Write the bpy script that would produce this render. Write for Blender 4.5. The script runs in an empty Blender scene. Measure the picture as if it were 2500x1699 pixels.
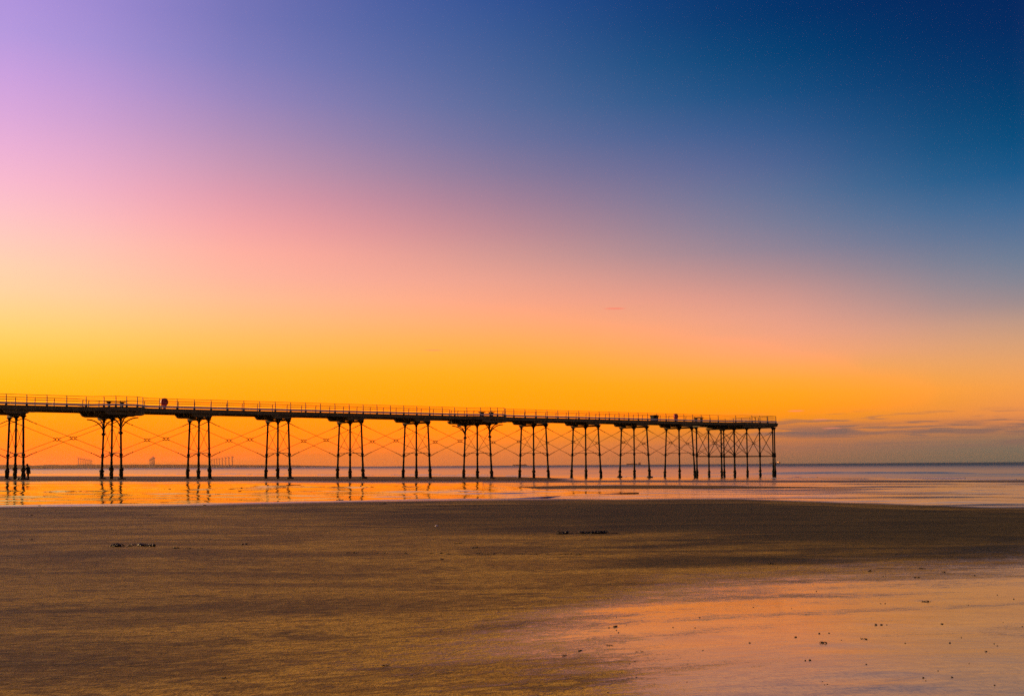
import bpy, bmesh, math, random
from mathutils import Vector, Matrix, noise
R = math.radians
rnd = random.Random(7)
sc = bpy.context.scene
COL = sc.collection

# ------------------------------------------------------------------ camera
CAMZ = 1.2                     # tripod height above the damp sand
F_PX, PITCH, ROLL, CY = 2716.7, 0.0633, -0.0068, 963.4
cam_d = bpy.data.cameras.new('camera'); cam = bpy.data.objects.new('camera', cam_d)
COL.objects.link(cam); sc.camera = cam
cam_d.sensor_width = 36.0
cam_d.lens = 36.0 * F_PX / 2500.0
cam_d.shift_y = (CY - 849.5) / 2500.0
cam_d.clip_start = 0.1; cam_d.clip_end = 80000.0
cam.matrix_world = (Matrix.Translation((0, 0, CAMZ)) @ Matrix.Rotation(R(90) + PITCH, 4, 'X')
                    @ Matrix.Rotation(ROLL, 4, 'Z'))


def ray(px, py):
    """direction in the world of a pixel of the 2500x1699 photograph"""
    u, v = px - 1250.0, py - CY
    c, s = math.cos(-ROLL), math.sin(-ROLL)
    u, v = u * c - v * s, u * s + v * c
    x, y, z = u, -v, F_PX                        # right, up, forward
    c, s = math.cos(PITCH), math.sin(PITCH)
    return Vector((x, z * c - y * s, y * c + z * s)).normalized()


def project(x, y, z):
    z -= CAMZ
    c, s = math.cos(PITCH), math.sin(PITCH)
    d = y * c + z * s; v = -F_PX * (z * c - y * s) / d; u = F_PX * x / d
    c, s = math.cos(ROLL), math.sin(ROLL)
    return 1250 + u * c - v * s, CY + u * s + v * c


# ------------------------------------------------------------------ exposure
sc.render.engine = 'CYCLES'
sc.view_settings.view_transform = 'Standard'
sc.view_settings.look = 'None'
sc.view_settings.exposure = 0.0
sc.view_settings.gamma = 1.0
sc.view_settings.use_curve_mapping = False
sc.cycles.use_denoising = False          # the little grain that is left suits the sand
sc.cycles.sample_clamp_direct = 2.2
sc.cycles.sample_clamp_indirect = 1.0
sc.cycles.max_bounces = 6
sc.cycles.volume_bounces = 1
sc.cycles.volume_max_steps = 64
sc.cycles.caustics_reflective = False
sc.cycles.caustics_refractive = False


def lin(c):
    return tuple(((v / 255.0) / 12.92 if v / 255.0 <= 0.04045 else ((v / 255.0 + 0.055) / 1.055) ** 2.4) for v in c[:3])


class NT:
    """small helper round a node tree"""
    def __init__(self, tree):
        self.t = tree; self.l = tree.links; tree.nodes.clear()

    def n(self, kind, **kw):
        nd = self.t.nodes.new(kind)
        for k, v in kw.items():
            setattr(nd, k, v)
        return nd

    def put(self, sock, v):
        if isinstance(v, bpy.types.NodeSocket):
            self.l.new(v, sock)
        else:
            sock.default_value = v

    def math(self, op, a, b=None, c=None, clamp=False):
        nd = self.n('ShaderNodeMath', operation=op); nd.use_clamp = clamp
        for s, v in zip(nd.inputs, (a, b, c)):
            if v is not None:
                self.put(s, v)
        return nd.outputs[0]

    def mix(self, f, a, b, blend='MIX'):
        nd = self.n('ShaderNodeMix', data_type='RGBA', blend_type=blend)
        self.put(nd.inputs[0], f); self.put(nd.inputs[6], a); self.put(nd.inputs[7], b)
        return nd.outputs[2]

    def fmix(self, f, a, b):
        nd = self.n('ShaderNodeMix', data_type='FLOAT')
        self.put(nd.inputs[0], f); self.put(nd.inputs[2], a); self.put(nd.inputs[3], b)
        return nd.outputs[0]

    def remap(self, v, a, b, c=0.0, d=1.0, smooth=True):
        nd = self.n('ShaderNodeMapRange', interpolation_type='SMOOTHSTEP' if smooth else 'LINEAR')
        self.put(nd.inputs[0], v)
        for i, q in enumerate((a, b, c, d)):
            nd.inputs[i + 1].default_value = q
        return nd.outputs[0]

    def ramp(self, f, stops, mode='LINEAR'):
        nd = self.n('ShaderNodeValToRGB'); cr = nd.color_ramp; cr.interpolation = mode
        while len(cr.elements) < len(stops):
            cr.elements.new(0.5)
        for e, (p, c) in zip(cr.elements, stops):
            e.position = p
        for e, (p, c) in zip(cr.elements, stops):
            e.color = (*c[:3], 1)
        self.put(nd.inputs[0], f)
        return nd.outputs[0]

    def noise(self, vec, scale, detail=3.0, rough=0.55, dim='3D', dist=0.0):
        nd = self.n('ShaderNodeTexNoise', noise_dimensions=dim)
        self.put(nd.inputs['Vector'], vec)
        nd.inputs['Scale'].default_value = scale; nd.inputs['Detail'].default_value = detail
        nd.inputs['Roughness'].default_value = rough; nd.inputs['Distortion'].default_value = dist
        return nd.outputs[0]

    def mapping(self, vec, rot=(0, 0, 0), scale=(1, 1, 1), loc=(0, 0, 0)):
        nd = self.n('ShaderNodeMapping')
        self.put(nd.inputs[0], vec)
        nd.inputs['Location'].default_value = loc; nd.inputs['Rotation'].default_value = rot
        nd.inputs['Scale'].default_value = scale
        return nd.outputs[0]


# ------------------------------------------------------------------ sky (afterglow, a function of elevation and of the angle from where the sun set)
SUN_AZ, SUN_EL = R(-64.0), R(10.5)               # azimuth from straight ahead (+Y), positive to the right
world = bpy.data.worlds.new('World'); sc.world = world; world.use_nodes = True
W = NT(world.node_tree)

SKY = {   # azimuth in degrees : [(photo row, colour)]
    -24.7: [(1144, (250, 118, 40)), (1112, (255, 126, 28)), (1080, (255, 140, 8)), (1040, (255, 152, 0)), (1000, (255, 166, 0)), (950, (255, 183, 6)),
            (900, (255, 193, 44)), (850, (255, 203, 80)), (790, (255, 212, 120)), (720, (255, 212, 158)), (650, (255, 210, 174)),
            (560, (255, 200, 192)), (470, (253, 188, 203)), (380, (240, 178, 212)), (280, (220, 168, 218)), (180, (203, 160, 222)),
            (100, (184, 155, 222)), (0, (174, 146, 220))],
    -13.0: [(1141, (232, 118, 52)), (1110, (250, 124, 36)), (1080, (255, 136, 12)), (1030, (255, 150, 0)), (980, (255, 164, 0)), (920, (255, 176, 20)),
            (860, (255, 186, 74)), (800, (255, 190, 112)), (750, (255, 190, 140)), (680, (255, 180, 155)), (600, (254, 172, 160)),
            (520, (232, 157, 167)), (450, (210, 151, 172)), (380, (186, 146, 178)), (300, (164, 137, 183)), (200, (137, 128, 188)),
            (100, (117, 119, 183)), (0, (109, 111, 179))],
    0.0: [(1136, (204, 115, 66)), (1110, (230, 124, 62)), (1080, (248, 134, 44)), (1050, (255, 145, 12)), (1000, (255, 158, 0)), (950, (255, 166, 2)), (900, (255, 172, 36)),
          (850, (255, 174, 78)), (800, (255, 173, 112)), (750, (252, 168, 132)), (700, (240, 164, 142)), (640, (216, 155, 146)), (570, (191, 140, 148)),
          (500, (165, 129, 151)), (430, (138, 121, 154)), (350, (111, 113, 157)), (280, (92, 108, 156)), (200, (76, 100, 152)), (100, (60, 91, 148)), (0, (47, 81, 145))],
    13.0: [(1132, (138, 104, 82)), (1105, (166, 110, 82)), (1075, (198, 120, 76)), (1040, (240, 138, 40)), (1000, (255, 154, 6)), (950, (255, 165, 26)),
           (900, (255, 168, 78)), (850, (252, 166, 118)), (800, (240, 163, 134)), (750, (225, 158, 140)), (700, (200, 147, 142)), (650, (170, 139, 146)), (600, (144, 131, 150)),
           (500, (109, 119, 152)), (400, (82, 102, 148)), (300, (48, 88, 140)), (200, (16, 75, 126)), (100, (0, 63, 114)), (0, (0, 49, 106))],
    24.7: [(1127, (96, 100, 92)), (1110, (112, 106, 92)), (1085, (124, 110, 94)), (1060, (158, 114, 88)), (1030, (215, 132, 80)), (1000, (240, 147, 75)), (950, (248, 160, 72)), (900, (240, 164, 95)),
           (850, (222, 162, 115)), (800, (203, 157, 130)), (750, (166, 142, 140)), (700, (140, 135, 146)), (650, (119, 129, 149)), (600, (100, 120, 150)), (550, (82, 112, 150)), (500, (60, 104, 148)),
           (450, (40, 94, 142)), (400, (14, 84, 134)), (300, (0, 71, 118)), (200, (0, 57, 107)), (100, (0, 46, 100)), (0, (0, 37, 92))],
}
RAMPPOS = lambda el: math.sqrt(max(0.0, el) / (math.pi / 2))


GLOW = 0.65


def sst(a, b, v):
    t = max(0.0, min(1.0, (v - a) / (b - a)))
    return t * t * (3 - 2 * t)


def sky_table():
    """the five sampled columns, resampled smoothly over azimuth so that no seam shows"""
    azs = sorted(SKY)
    els = [R(e) for e in (0, .25, .6, 1.0, 1.45, 1.9, 2.4, 2.9, 3.5, 4.1, 4.8, 5.6, 6.5, 7.4, 8.4, 9.5, 10.7, 12, 13.4, 14.9, 16.5, 18.2, 20, 21.8, 23.2)]

    def col(az, el):
        px = 1250 + F_PX * math.tan(R(az))
        pts = [(math.asin(ray(px, py).z), c) for py, c in SKY[az]]
        if el <= pts[0][0]:
            return pts[0][1]
        for (e0, c0), (e1, c1) in zip(pts, pts[1:]):
            if el <= e1:
                t = (el - e0) / (e1 - e0)
                return tuple(p + (q - p) * t for p, q in zip(c0, c1))
        return pts[-1][1]
    grid = {az: [col(az, e) for e in els] for az in azs}
    out = []
    for i in range(15):
        az = -24.7 + 49.4 * i / 14
        k = max(0, min(len(azs) - 2, sum(az > q for q in azs) - 1))
        t = (az - azs[k]) / (azs[k + 1] - azs[k])
        st = []
        for j, e in enumerate(els):
            p = [grid[azs[max(0, min(4, k + d))]][j] for d in (-1, 0, 1, 2)]
            c = []
            for m0, m1, m2, m3 in zip(*p):
                v = 0.5 * (2 * m1 + (m2 - m0) * t + (2 * m0 - 5 * m1 + 4 * m2 - m3) * t * t + (3 * m1 - m0 - 3 * m2 + m3) * t ** 3)
                c.append(max(0.0, min(255.0, v)))
            q = lin(c)
            # where the photograph's red is clipped the glow itself is stronger than white
            over = GLOW * sst(248, 255, c[0]) * sst(150, 40, c[2])
            st.append((RAMPPOS(e), (q[0] * (1 + over), q[1] * (1 + 0.05 * over), q[2])))
        zc = lin(tuple(p + (q - p) * i / 14.0 for p, q in zip((60, 62, 104), (16, 30, 68))))
        top = st[-1][1]
        st.append((0.70, tuple(a * 0.5 + b * 0.5 for a, b in zip(top, zc)))); st.append((1.0, zc))
        out.append((az, st))
    return out


tc = W.n('ShaderNodeTexCoord')
sep = W.n('ShaderNodeSeparateXYZ'); W.l.new(tc.outputs['Generated'], sep.inputs[0])
sx, sy, sz = sep.outputs
el = W.math('ARCSINE', W.math('MAXIMUM', W.math('MINIMUM', sz, 1.0), 0.0))
elf = W.math('SQRT', W.math('DIVIDE', el, math.pi / 2))
# angle from the sunset azimuth, in degrees
sa, ca = math.sin(SUN_AZ), math.cos(SUN_AZ)
along = W.math('ADD', W.math('MULTIPLY', sx, sa), W.math('MULTIPLY', sy, ca))
across = W.math('SUBTRACT', W.math('MULTIPLY', sx, ca), W.math('MULTIPLY', sy, sa))
dlt = W.math('MULTIPLY', W.math('ARCTAN2', W.math('ABSOLUTE', across), along), 180 / math.pi)
cols = [(az, W.ramp(elf, st)) for az, st in sky_table()]
EAST = [(0.0, (170, 124, 110)), (0.12, (214, 156, 140)), (0.25, (208, 156, 152)), (0.38, (140, 120, 140)), (0.55, (60, 68, 104)), (1.0, (14, 28, 64))]
cols.append((80.0, W.ramp(elf, [(p, lin(c)) for p, c in EAST])))
off = math.degrees(-SUN_AZ)
sky = cols[0][1]
for (a0, _), (a1, c1) in zip(cols, cols[1:]):
    sky = W.mix(W.remap(dlt, a0 + off, a1 + off, smooth=False), sky, c1)

# thin cloud bars low over the sea: dusky, catching a little pink
azd = W.math('MULTIPLY', W.math('ARCTAN2', sx, sy), 180 / math.pi)
eld = W.math('MULTIPLY', el, 180 / math.pi)
cv = W.n('ShaderNodeCombineXYZ'); W.put(cv.inputs[0], azd); W.put(cv.inputs[1], eld)
tilt = W.mapping(cv.outputs[0], rot=(0, 0, R(-2.2)), scale=(0.15, 2.3, 1))
cn = W.noise(tilt, 1.0, 4.0, 0.52, '2D', 0.25)
tilt2 = W.mapping(cv.outputs[0], rot=(0, 0, R(-1.5)), scale=(0.30, 5.2, 1), loc=(3.1, 1.7, 0))
cn2 = W.noise(tilt2, 1.0, 3.0, 0.5, '2D', 0.2)
band = W.math('MULTIPLY', W.remap(eld, 0.55, 1.1), W.remap(eld, 1.6, 2.2, 1, 0))
side = W.remap(azd, 5.0, 15.0)
bank = W.math('MULTIPLY', W.math('MULTIPLY', W.remap(cn, 0.44, 0.60), band), W.math('MULTIPLY', side, 0.8))
wband = W.math('MULTIPLY', W.remap(eld, 0.9, 1.5), W.remap(eld, 2.1, 2.7, 1, 0))
wisp = W.math('MULTIPLY', W.math('MULTIPLY', W.remap(cn2, 0.53, 0.62), wband), W.math('MULTIPLY', W.remap(azd, 8.0, 16.0), 0.60))
sky = W.mix(bank, sky, (*lin((134, 101, 92)), 1))
sky = W.mix(wisp, sky, (*lin((118, 98, 94)), 1))
# four stray shreds of pink cloud
for px, py, hw, hh, k in ((1501, 754, 28, 3.2, 0.8), (1057, 855, 26, 2.4, 0.35), (1944, 1003, 20, 1.8, 0.6), (2004, 1024, 21, 1.6, 0.6), (2030, 1045, 24, 1.6, 0.5)):
    d = ray(px, py); a0, e0 = math.degrees(math.atan2(d.x, d.y)), math.degrees(math.asin(d.z))
    k_ = math.degrees(1 / F_PX)
    q = W.math('ADD', W.math('POWER', W.math('ABSOLUTE', W.math('DIVIDE', W.math('SUBTRACT', azd, a0), hw * k_)), 2.0),
               W.math('POWER', W.math('ABSOLUTE', W.math('DIVIDE', W.math('SUBTRACT', W.math('SUBTRACT', eld, e0), W.math('MULTIPLY', W.math('SUBTRACT', cn2, 0.5), 0.10)), hh * k_)), 2.0))
    sky = W.mix(W.math('MULTIPLY', W.remap(q, 0.1, 1.3, 1, 0), k), sky, (*lin((252, 138, 112)), 1))

nish = W.n('ShaderNodeTexSky', sky_type='NISHITA')
nish.sun_disc = False
nish.sun_elevation = SUN_EL
nish.sun_rotation = SUN_AZ
bg1 = W.n('ShaderNodeBackground'); W.put(bg1.inputs[0], sky); bg1.inputs[1].default_value = 1.0
bg2 = W.n('ShaderNodeBackground'); W.put(bg2.inputs[0], nish.outputs[0]); bg2.inputs[1].default_value = 0.0012
addw = W.n('ShaderNodeAddShader'); W.l.new(bg1.outputs[0], addw.inputs[0]); W.l.new(bg2.outputs[0], addw.inputs[1])
wo = W.n('ShaderNodeOutputWorld'); W.l.new(addw.outputs[0], wo.inputs[0])

# ------------------------------------------------------------------ sun lamp added at left, above the set sun, to brighten the sand
sun_d = bpy.data.lights.new('sun', 'SUN'); sun = bpy.data.objects.new('sun', sun_d); COL.objects.link(sun)
sun_d.energy = 5.0; sun_d.angle = R(10.0); sun_d.color = (1.0, 0.60, 0.24)
sdir = Vector((math.sin(SUN_AZ) * math.cos(SUN_EL), math.cos(SUN_AZ) * math.cos(SUN_EL), math.sin(SUN_EL)))
sun.rotation_euler = sdir.to_track_quat('Z', 'Y').to_euler()


# ------------------------------------------------------------------ helpers
def mat(name, rgb, rough=0.6, var=0.25, scale=6.0, bump=0.0, metal=0.0, spec=0.4, rgb2=None, bscale=None, emit=None, stretch=(1, 1, 1)):
    m = bpy.data.materials.new(name); m.use_nodes = True
    T = NT(m.node_tree)
    bs = T.n('ShaderNodeBsdfPrincipled'); out = T.n('ShaderNodeOutputMaterial'); T.l.new(bs.outputs[0], out.inputs[0])
    co = T.mapping(T.n('ShaderNodeTexCoord').outputs['Object'], scale=stretch)
    nz = T.noise(co, scale, 5.0, 0.6)
    c2 = rgb2 or tuple(v * (1 - var) for v in rgb)
    T.put(bs.inputs['Base Color'], T.mix(T.remap(nz, 0.35, 0.68), (*rgb, 1), (*c2, 1)))
    T.put(bs.inputs['Roughness'], T.fmix(nz, max(0.02, rough - 0.12), min(1, rough + 0.12)))
    bs.inputs['Metallic'].default_value = metal
    bs.inputs['Specular IOR Level'].default_value = spec
    if bump:
        b = T.n('ShaderNodeBump'); b.inputs['Strength'].default_value = bump; b.inputs['Distance'].default_value = 0.02
        T.put(b.inputs['Height'], T.noise(co, bscale or scale * 3, 4.0, 0.6)); T.l.new(b.outputs[0], bs.inputs['Normal'])
    if emit:
        bs.inputs['Emission Color'].default_value = (*emit[0], 1); bs.inputs['Emission Strength'].default_value = emit[1]
    return m


IRON = mat('old_green_black_iron', (0.014, 0.015, 0.009), 0.68, 0.4, 3.0, 0.25, spec=0.10)
CRUST = mat('barnacled_iron', (0.014, 0.016, 0.010), 0.85, 0.5, 9.0, 0.8, rgb2=(0.03, 0.03, 0.018), spec=0.15)
GIRD = mat('dull_olive_paint', (0.15, 0.135, 0.065), 0.65, 0.3, 1.2, 0.15, spec=0.25, rgb2=(0.09, 0.08, 0.04))
TIMB = mat('dark_tarred_timber', (0.022, 0.020, 0.012), 0.8, 0.4, 2.0, 0.3, spec=0.08, stretch=(0.3, 3, 3))
KICK = mat('weathered_white_paint', (0.72, 0.66, 0.62), 0.6, 0.25, 1.6, 0.1, rgb2=(0.52, 0.47, 0.44))
DECK = mat('deck_timber', (0.12, 0.095, 0.065), 0.8, 0.35, 2.0, 0.3, stretch=(3, 0.4, 3))
ROD = mat('rusting_rod', (0.05, 0.022, 0.012), 0.7, 0.4, 8.0, spec=0.2)
RAIL = mat('rail_paint', (0.04, 0.03, 0.02), 0.5, 0.3, 4.0, spec=0.3)
RED = mat('faded_red_paint', (0.75, 0.035, 0.028), 0.5, 0.35, 3.0)
PALE = mat('pale_lettering_bar', (0.55, 0.32, 0.28), 0.6, 0.2, 3.0)
GREEN = mat('dark_green_plastic', (0.012, 0.022, 0.015), 0.6, 0.3, 3.0, spec=0.08)
CONC = mat('stained_concrete', (0.05, 0.045, 0.03), 0.85, 0.4, 3.0, 0.4)
CLOTH = mat('dark_winter_cloth', (0.012, 0.012, 0.013), 0.9, 0.4, 14.0, 0.2, spec=0.1)
SKIN = mat('skin', (0.30, 0.17, 0.12), 0.6, 0.15, 10.0)
BLACK = mat('black_metal', (0.012, 0.012, 0.012), 0.5, 0.3, 5.0)
WEED = mat('wet_seaweed', (0.016, 0.014, 0.007), 0.45, 0.5, 18.0, 0.5, spec=0.35)
STONE = mat('dark_wet_stone', (0.055, 0.045, 0.03), 0.45, 0.4, 30.0, 0.3)
SHELL = mat('white_shell', (0.7, 0.62, 0.52), 0.4, 0.15, 40.0)
TURB = mat('turbine_grey', (0.16, 0.15, 0.14), 0.5, 0.15, 0.02)
SHIPM = mat('ship_hull_paint', (0.035, 0.035, 0.04), 0.55, 0.3, 0.05)
SHIPW = mat('ship_deckhouse_paint', (0.30, 0.28, 0.26), 0.5, 0.25, 0.08)
LAMP = mat('ship_deck_lamp', (0.9, 0.4, 0.1), 0.5, emit=((1.0, 0.30, 0.05), 9.0))
LAND = mat('far_land', (0.045, 0.035, 0.028), 0.9, 0.4, 0.004, spec=0.1)


class MB:
    def __init__(self):
        self.v = []; self.f = []

    def add(self, vs, fs):
        o = len(self.v); self.v += [tuple(p) for p in vs]; self.f += [tuple(i + o for i in q) for q in fs]
        return self

    def box(self, x0, x1, y0, y1, z0, z1):
        vs = [(x, y, z) for x in (x0, x1) for y in (y0, y1) for z in (z0, z1)]
        return self.add(vs, [(0, 1, 3, 2), (4, 6, 7, 5), (0, 4, 5, 1), (2, 3, 7, 6), (0, 2, 6, 4), (1, 5, 7, 3)])

    def tube(self, pts, rad, seg=8, cap=True, wob=None):
        pts = [Vector(p) for p in pts]
        if not hasattr(rad, '__len__'):
            rad = [rad] * len(pts)
        vs = []; fs = []
        for i, p in enumerate(pts):
            t = (pts[min(i + 1, len(pts) - 1)] - pts[max(i - 1, 0)]).normalized()
            a = t.orthogonal() if abs(t.z) > 0.9 else t.cross(Vector((0, 0, 1)))
            if abs(t.z) > 0.9:
                a = Vector((1, 0, 0)) - t * t.x
            a.normalize(); b = t.cross(a)
            for j in range(seg):
                th = 2 * math.pi * j / seg
                r = rad[i] * (1 + (wob(i, j) if wob else 0))
                vs.append(p + (a * math.cos(th) + b * math.sin(th)) * r)
        n = len(pts)
        for i in range(n - 1):
            for j in range(seg):
                k = (j + 1) % seg
                fs.append((i * seg + j, i * seg + k, (i + 1) * seg + k, (i + 1) * seg + j))
        if cap:
            fs.append(tuple(range(seg - 1, -1, -1))); fs.append(tuple((n - 1) * seg + j for j in range(seg)))
        return self.add(vs, fs)

    def prism(self, prof, axis, a, b):
        """extrude a closed 2D outline along x, y or z from a to b"""
        def P(p, t):
            return {'y': (p[0], t, p[1]), 'x': (t, p[0], p[1]), 'z': (p[0], p[1], t)}[axis]
        n = len(prof)
        vs = [P(p, a) for p in prof] + [P(p, b) for p in prof]
        fs = [tuple(range(n)), tuple(range(2 * n - 1, n - 1, -1))] + [(i, (i + 1) % n, (i + 1) % n + n, i + n) for i in range(n)]
        return self.add(vs, fs)

    def blob(self, c, r, seed=0, sub=2, amp=0.3, freq=2.0):
        bm = bmesh.new(); bmesh.ops.create_icosphere(bm, subdivisions=sub, radius=1.0)
        vs = []
        for v in bm.verts:
            d = v.co.normalized()
            k = 1 + amp * noise.noise(d * freq + Vector((seed * 3.7, seed * 1.3, seed)))
            vs.append((c[0] + d.x * r[0] * k, c[1] + d.y * r[1] * k, c[2] + d.z * r[2] * k))
        fs = [tuple(v.index for v in f.verts) for f in bm.faces]
        bm.free()
        return self.add(vs, fs)

    def mesh(self, name, m, smooth=False):
        me = bpy.data.meshes.new(name); me.from_pydata(self.v, [], self.f); me.update()
        bm = bmesh.new(); bm.from_mesh(me); bmesh.ops.recalc_face_normals(bm, faces=bm.faces); bm.to_mesh(me); bm.free()
        if smooth:
            me.polygons.foreach_set('use_smooth', [True] * len(me.polygons))
        me.materials.append(m)
        return me

    def build(self, name, m, parent=None, smooth=False, loc=None):
        return put(name, self.mesh(name, m, smooth), parent, loc)


def put(name, me, parent=None, loc=None):
    o = bpy.data.objects.new(name, me); COL.objects.link(o)
    if parent:
        o.parent = parent
    if loc:
        o.location = loc
    return o


def tag(o, label, cat, group=None):
    o['label'] = label; o['category'] = cat
    if group:
        o['group'] = group
    return o


def thing(name, label, cat, loc=(0, 0, 0), rz=0.0, group=None):
    o = put(name, None, None, loc); o.rotation_euler = (0, 0, rz)
    return tag(o, label, cat, group)


# ------------------------------------------------------------------ the lie of the beach
PA, PX0, PY0, L = 0.6611, -56.646, 127.0, 10.851       # heading of the pier, its first trestle in view, its bay
UX, UY = math.cos(PA), math.sin(PA)
SEA_Z = -1.30


def seaward(x, y):
    return (x - PX0) * UX + (y - PY0) * UY


def softplus(v, s):
    t = v / s
    return s * (t if t > 30 else math.log1p(math.exp(t)))


def ground_z(x, y):
    U = seaward(x, y)
    if U < 260:
        z = -0.0108 * softplus(U, 4.0)
    else:
        z = -2.81 - min(6.0, (U - 260) * 0.004)
    # the foreshore falls away gently from the camera, most on the right
    z += (0.008 + 0.026 * sst(-2.5, 2.0, x)) * softplus(12.5 - max(y, -2.0), 1.2)
    r = math.hypot(x, y)
    w = min(1.0, r / 8.0)
    if r < 300:
        z += w * 0.012 * noise.noise(Vector((x * 0.09 + 4, y * 0.16, 0))) + w * 0.006 * noise.noise(Vector((x * 0.4, y * 0.5, 5)))
    return z


def ground_at(px, py):
    """where a ray of the photograph meets the sand"""
    d = ray(px, py); z = 0.0
    for _ in range(12):
        t = (CAMZ - z) / -d.z
        z = ground_z(d.x * t, d.y * t)
    return d.x * t, d.y * t, z


def lerp_tab(tab, x):
    if x <= tab[0][0]:
        return tab[0][1]
    for (a, p), (b, q) in zip(tab, tab[1:]):
        if x <= b:
            return p + (q - p) * (x - a) / (b - a)
    return tab[-1][1]


POOL_NEAR = [(-900, 1236), (0, 1236), (500, 1232), (950, 1223), (1250, 1219.5), (1800, 1217), (2080, 1227), (2400, 1239), (3200, 1262)]
POOL_FAR = [(-900, 1176.6), (0, 1176.6), (1250, 1175.5), (1800, 1172), (2500, 1168), (3200, 1166)]


def wetness(x, y, px, py):
    """film of standing water (0..1) and saturation with leftward darkening (0..1) of the sand at a place"""
    wob = 3.0 * noise.noise(Vector((x * 0.05, y * 0.12, 3))) + 1.2 * noise.noise(Vector((x * 0.35, y * 0.5, 8)))
    near = lerp_tab(POOL_NEAR, px) + wob * 0.35
    film = sat_tone = 0.0
    U = seaward(x, y)
    yh = 1144 - 0.0068 * px
    if py < near + 8:
        # wet flat beyond the near bank; a drier bar stands under the pier
        film = sst(near + 3, near - 1, py)
        bar_t = lerp_tab([(0, 1162), (900, 1163), (1250, 1163.5), (1370, 1167), (1500, 1167)], px)
        bar_b = lerp_tab([(0, 1175), (1250, 1173.5), (1900, 1174), (2400, 1172)], px) + wob * 0.15
        bar = sst(bar_t - .8, bar_t + .8, py) * sst(bar_b + .8, bar_b - .8, py)
        bar *= sst(1420, 1340, px) * 0.97 + 0.03
        sliver = sst(1171.5, 1173.5, py + wob * .1) * sst(1178, 1176, py)
        bar = max(bar, 0.75 * sliver * sst(500, 900, px))
        b2c = lerp_tab([(1200, 1190), (1500, 1188.5), (1900, 1189), (2300, 1191)], px)
        b2w = lerp_tab([(1190, 0.0), (1320, 3.2), (1550, 4.6), (1750, 3.4), (1900, 1.6), (2150, 0.5), (2300, 0.0)], px) * (1 + 0.3 * wob / 3)
        if b2w > 0.05:
            bar = max(bar, sst(b2w + 0.8, b2w - 0.6, abs(py - b2c)))
        film *= 1 - bar
        # ripple combs on the flat to the right
        rip = noise.noise(Vector((x * 0.05, y * 0.55, 20))) + 0.6 * noise.noise(Vector((x * 0.16, y * 1.3, 31)))
        film *= 1 - 0.75 * sst(0.05, 0.55, rip) * sst(1500, 2100, px) * (1 - bar)
        sat_tone = 0.75
        return film, sat_tone, bar, 1.0
    # bank and foreground
    d = py - yh
    streak = noise.noise(Vector(((x * 0.946 + y * 0.32) * 0.10, (y * 0.946 - x * 0.32) * 0.55, 11)))
    streak2 = noise.noise(Vector(((x * 0.946 + y * 0.32) * 0.45, (y * 0.946 - x * 0.32) * 2.3, 17)))
    # soaked dark belt behind the bank, wide on the right, and the sheen of the drained flat nearest on the right
    top = near + 4
    bot = lerp_tab([(0, 1256), (600, 1278), (1100, 1308), (1600, 1318), (2000, 1345), (2500, 1366)], px) + 34 * streak + 14 * streak2
    belt = sst(top, top + 10, py) * sst(bot + 52, bot - 46, py) * lerp_tab([(0, 0.30), (500, 0.50), (1000, 0.80), (1500, 1.0), (2500, 0.95)], px)
    b2 = lerp_tab([(1300, 1383), (1800, 1366), (2200, 1352)], px)
    belt = max(belt, 0.7 * sst(1380, 1600, px) * sst(24, 6, abs(py - b2 - 10 * streak)))
    lo = lerp_tab([(0, 1900), (600, 1640), (1200, 1520), (1600, 1440), (2000, 1408), (2500, 1372)], px) + 26 * streak
    sheen = sst(lo - 110, lo + 120, py)
    sheen *= lerp_tab([(300, 0.26), (800, 0.46), (1200, 0.66), (1600, 0.90), (2000, 1.02), (2500, 1.02)], px)
    sheen *= 1 - 0.65 * sst(1520, 1680, py) * sst(1950, 1250, px)
    sheen *= 0.92 + 0.20 * streak + 0.10 * streak2
    film = max(0.0, min(1.0, 1.06 * sheen + 0.34 * streak2 * sheen + 0.18 * max(0.0, streak) * sst(-0.1, 0.4, streak2)))
    sat_tone = max(belt, lerp_tab([(-200, 0.46), (300, 0.43), (800, 0.26), (1300, 0.04), (1600, 0.0)], px) * (1 - 0.35 * sst(1480, 1690, py)))  # besides the belt, the sand colour is darkened towards the left
    return film, sat_tone, 0.0, 0.0


SCOURS = [(ground_at(px, py)[:2], r, d) for px, py, r, d in ((2010, 1447, .15, .0030), (2300, 1470, .16, .0024), (2290, 1540, .18, .0030), (2150, 1520, .12, -.0030), (2060, 1582, .15, .0032),
          (2130, 1655, .13, .0034), (1650, 1565, .20, .0022), (2230, 1500, .15, .0022), (2420, 1600, .18, -.0024), (2180, 1690, .12, .0030))]


def scour(x, y):
    z = 0.0
    for (cx, cy), r, d in SCOURS:
        u_, v_ = (x - cx) / (r * 1.7), (y - cy) / r
        q = u_ * u_ + v_ * v_
        if q < 6:
            z += -0.45 * d * math.exp(-q) + 0.16 * d * math.exp(-((math.sqrt(q) - 1.5) ** 2) * 5)
    return z


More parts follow.
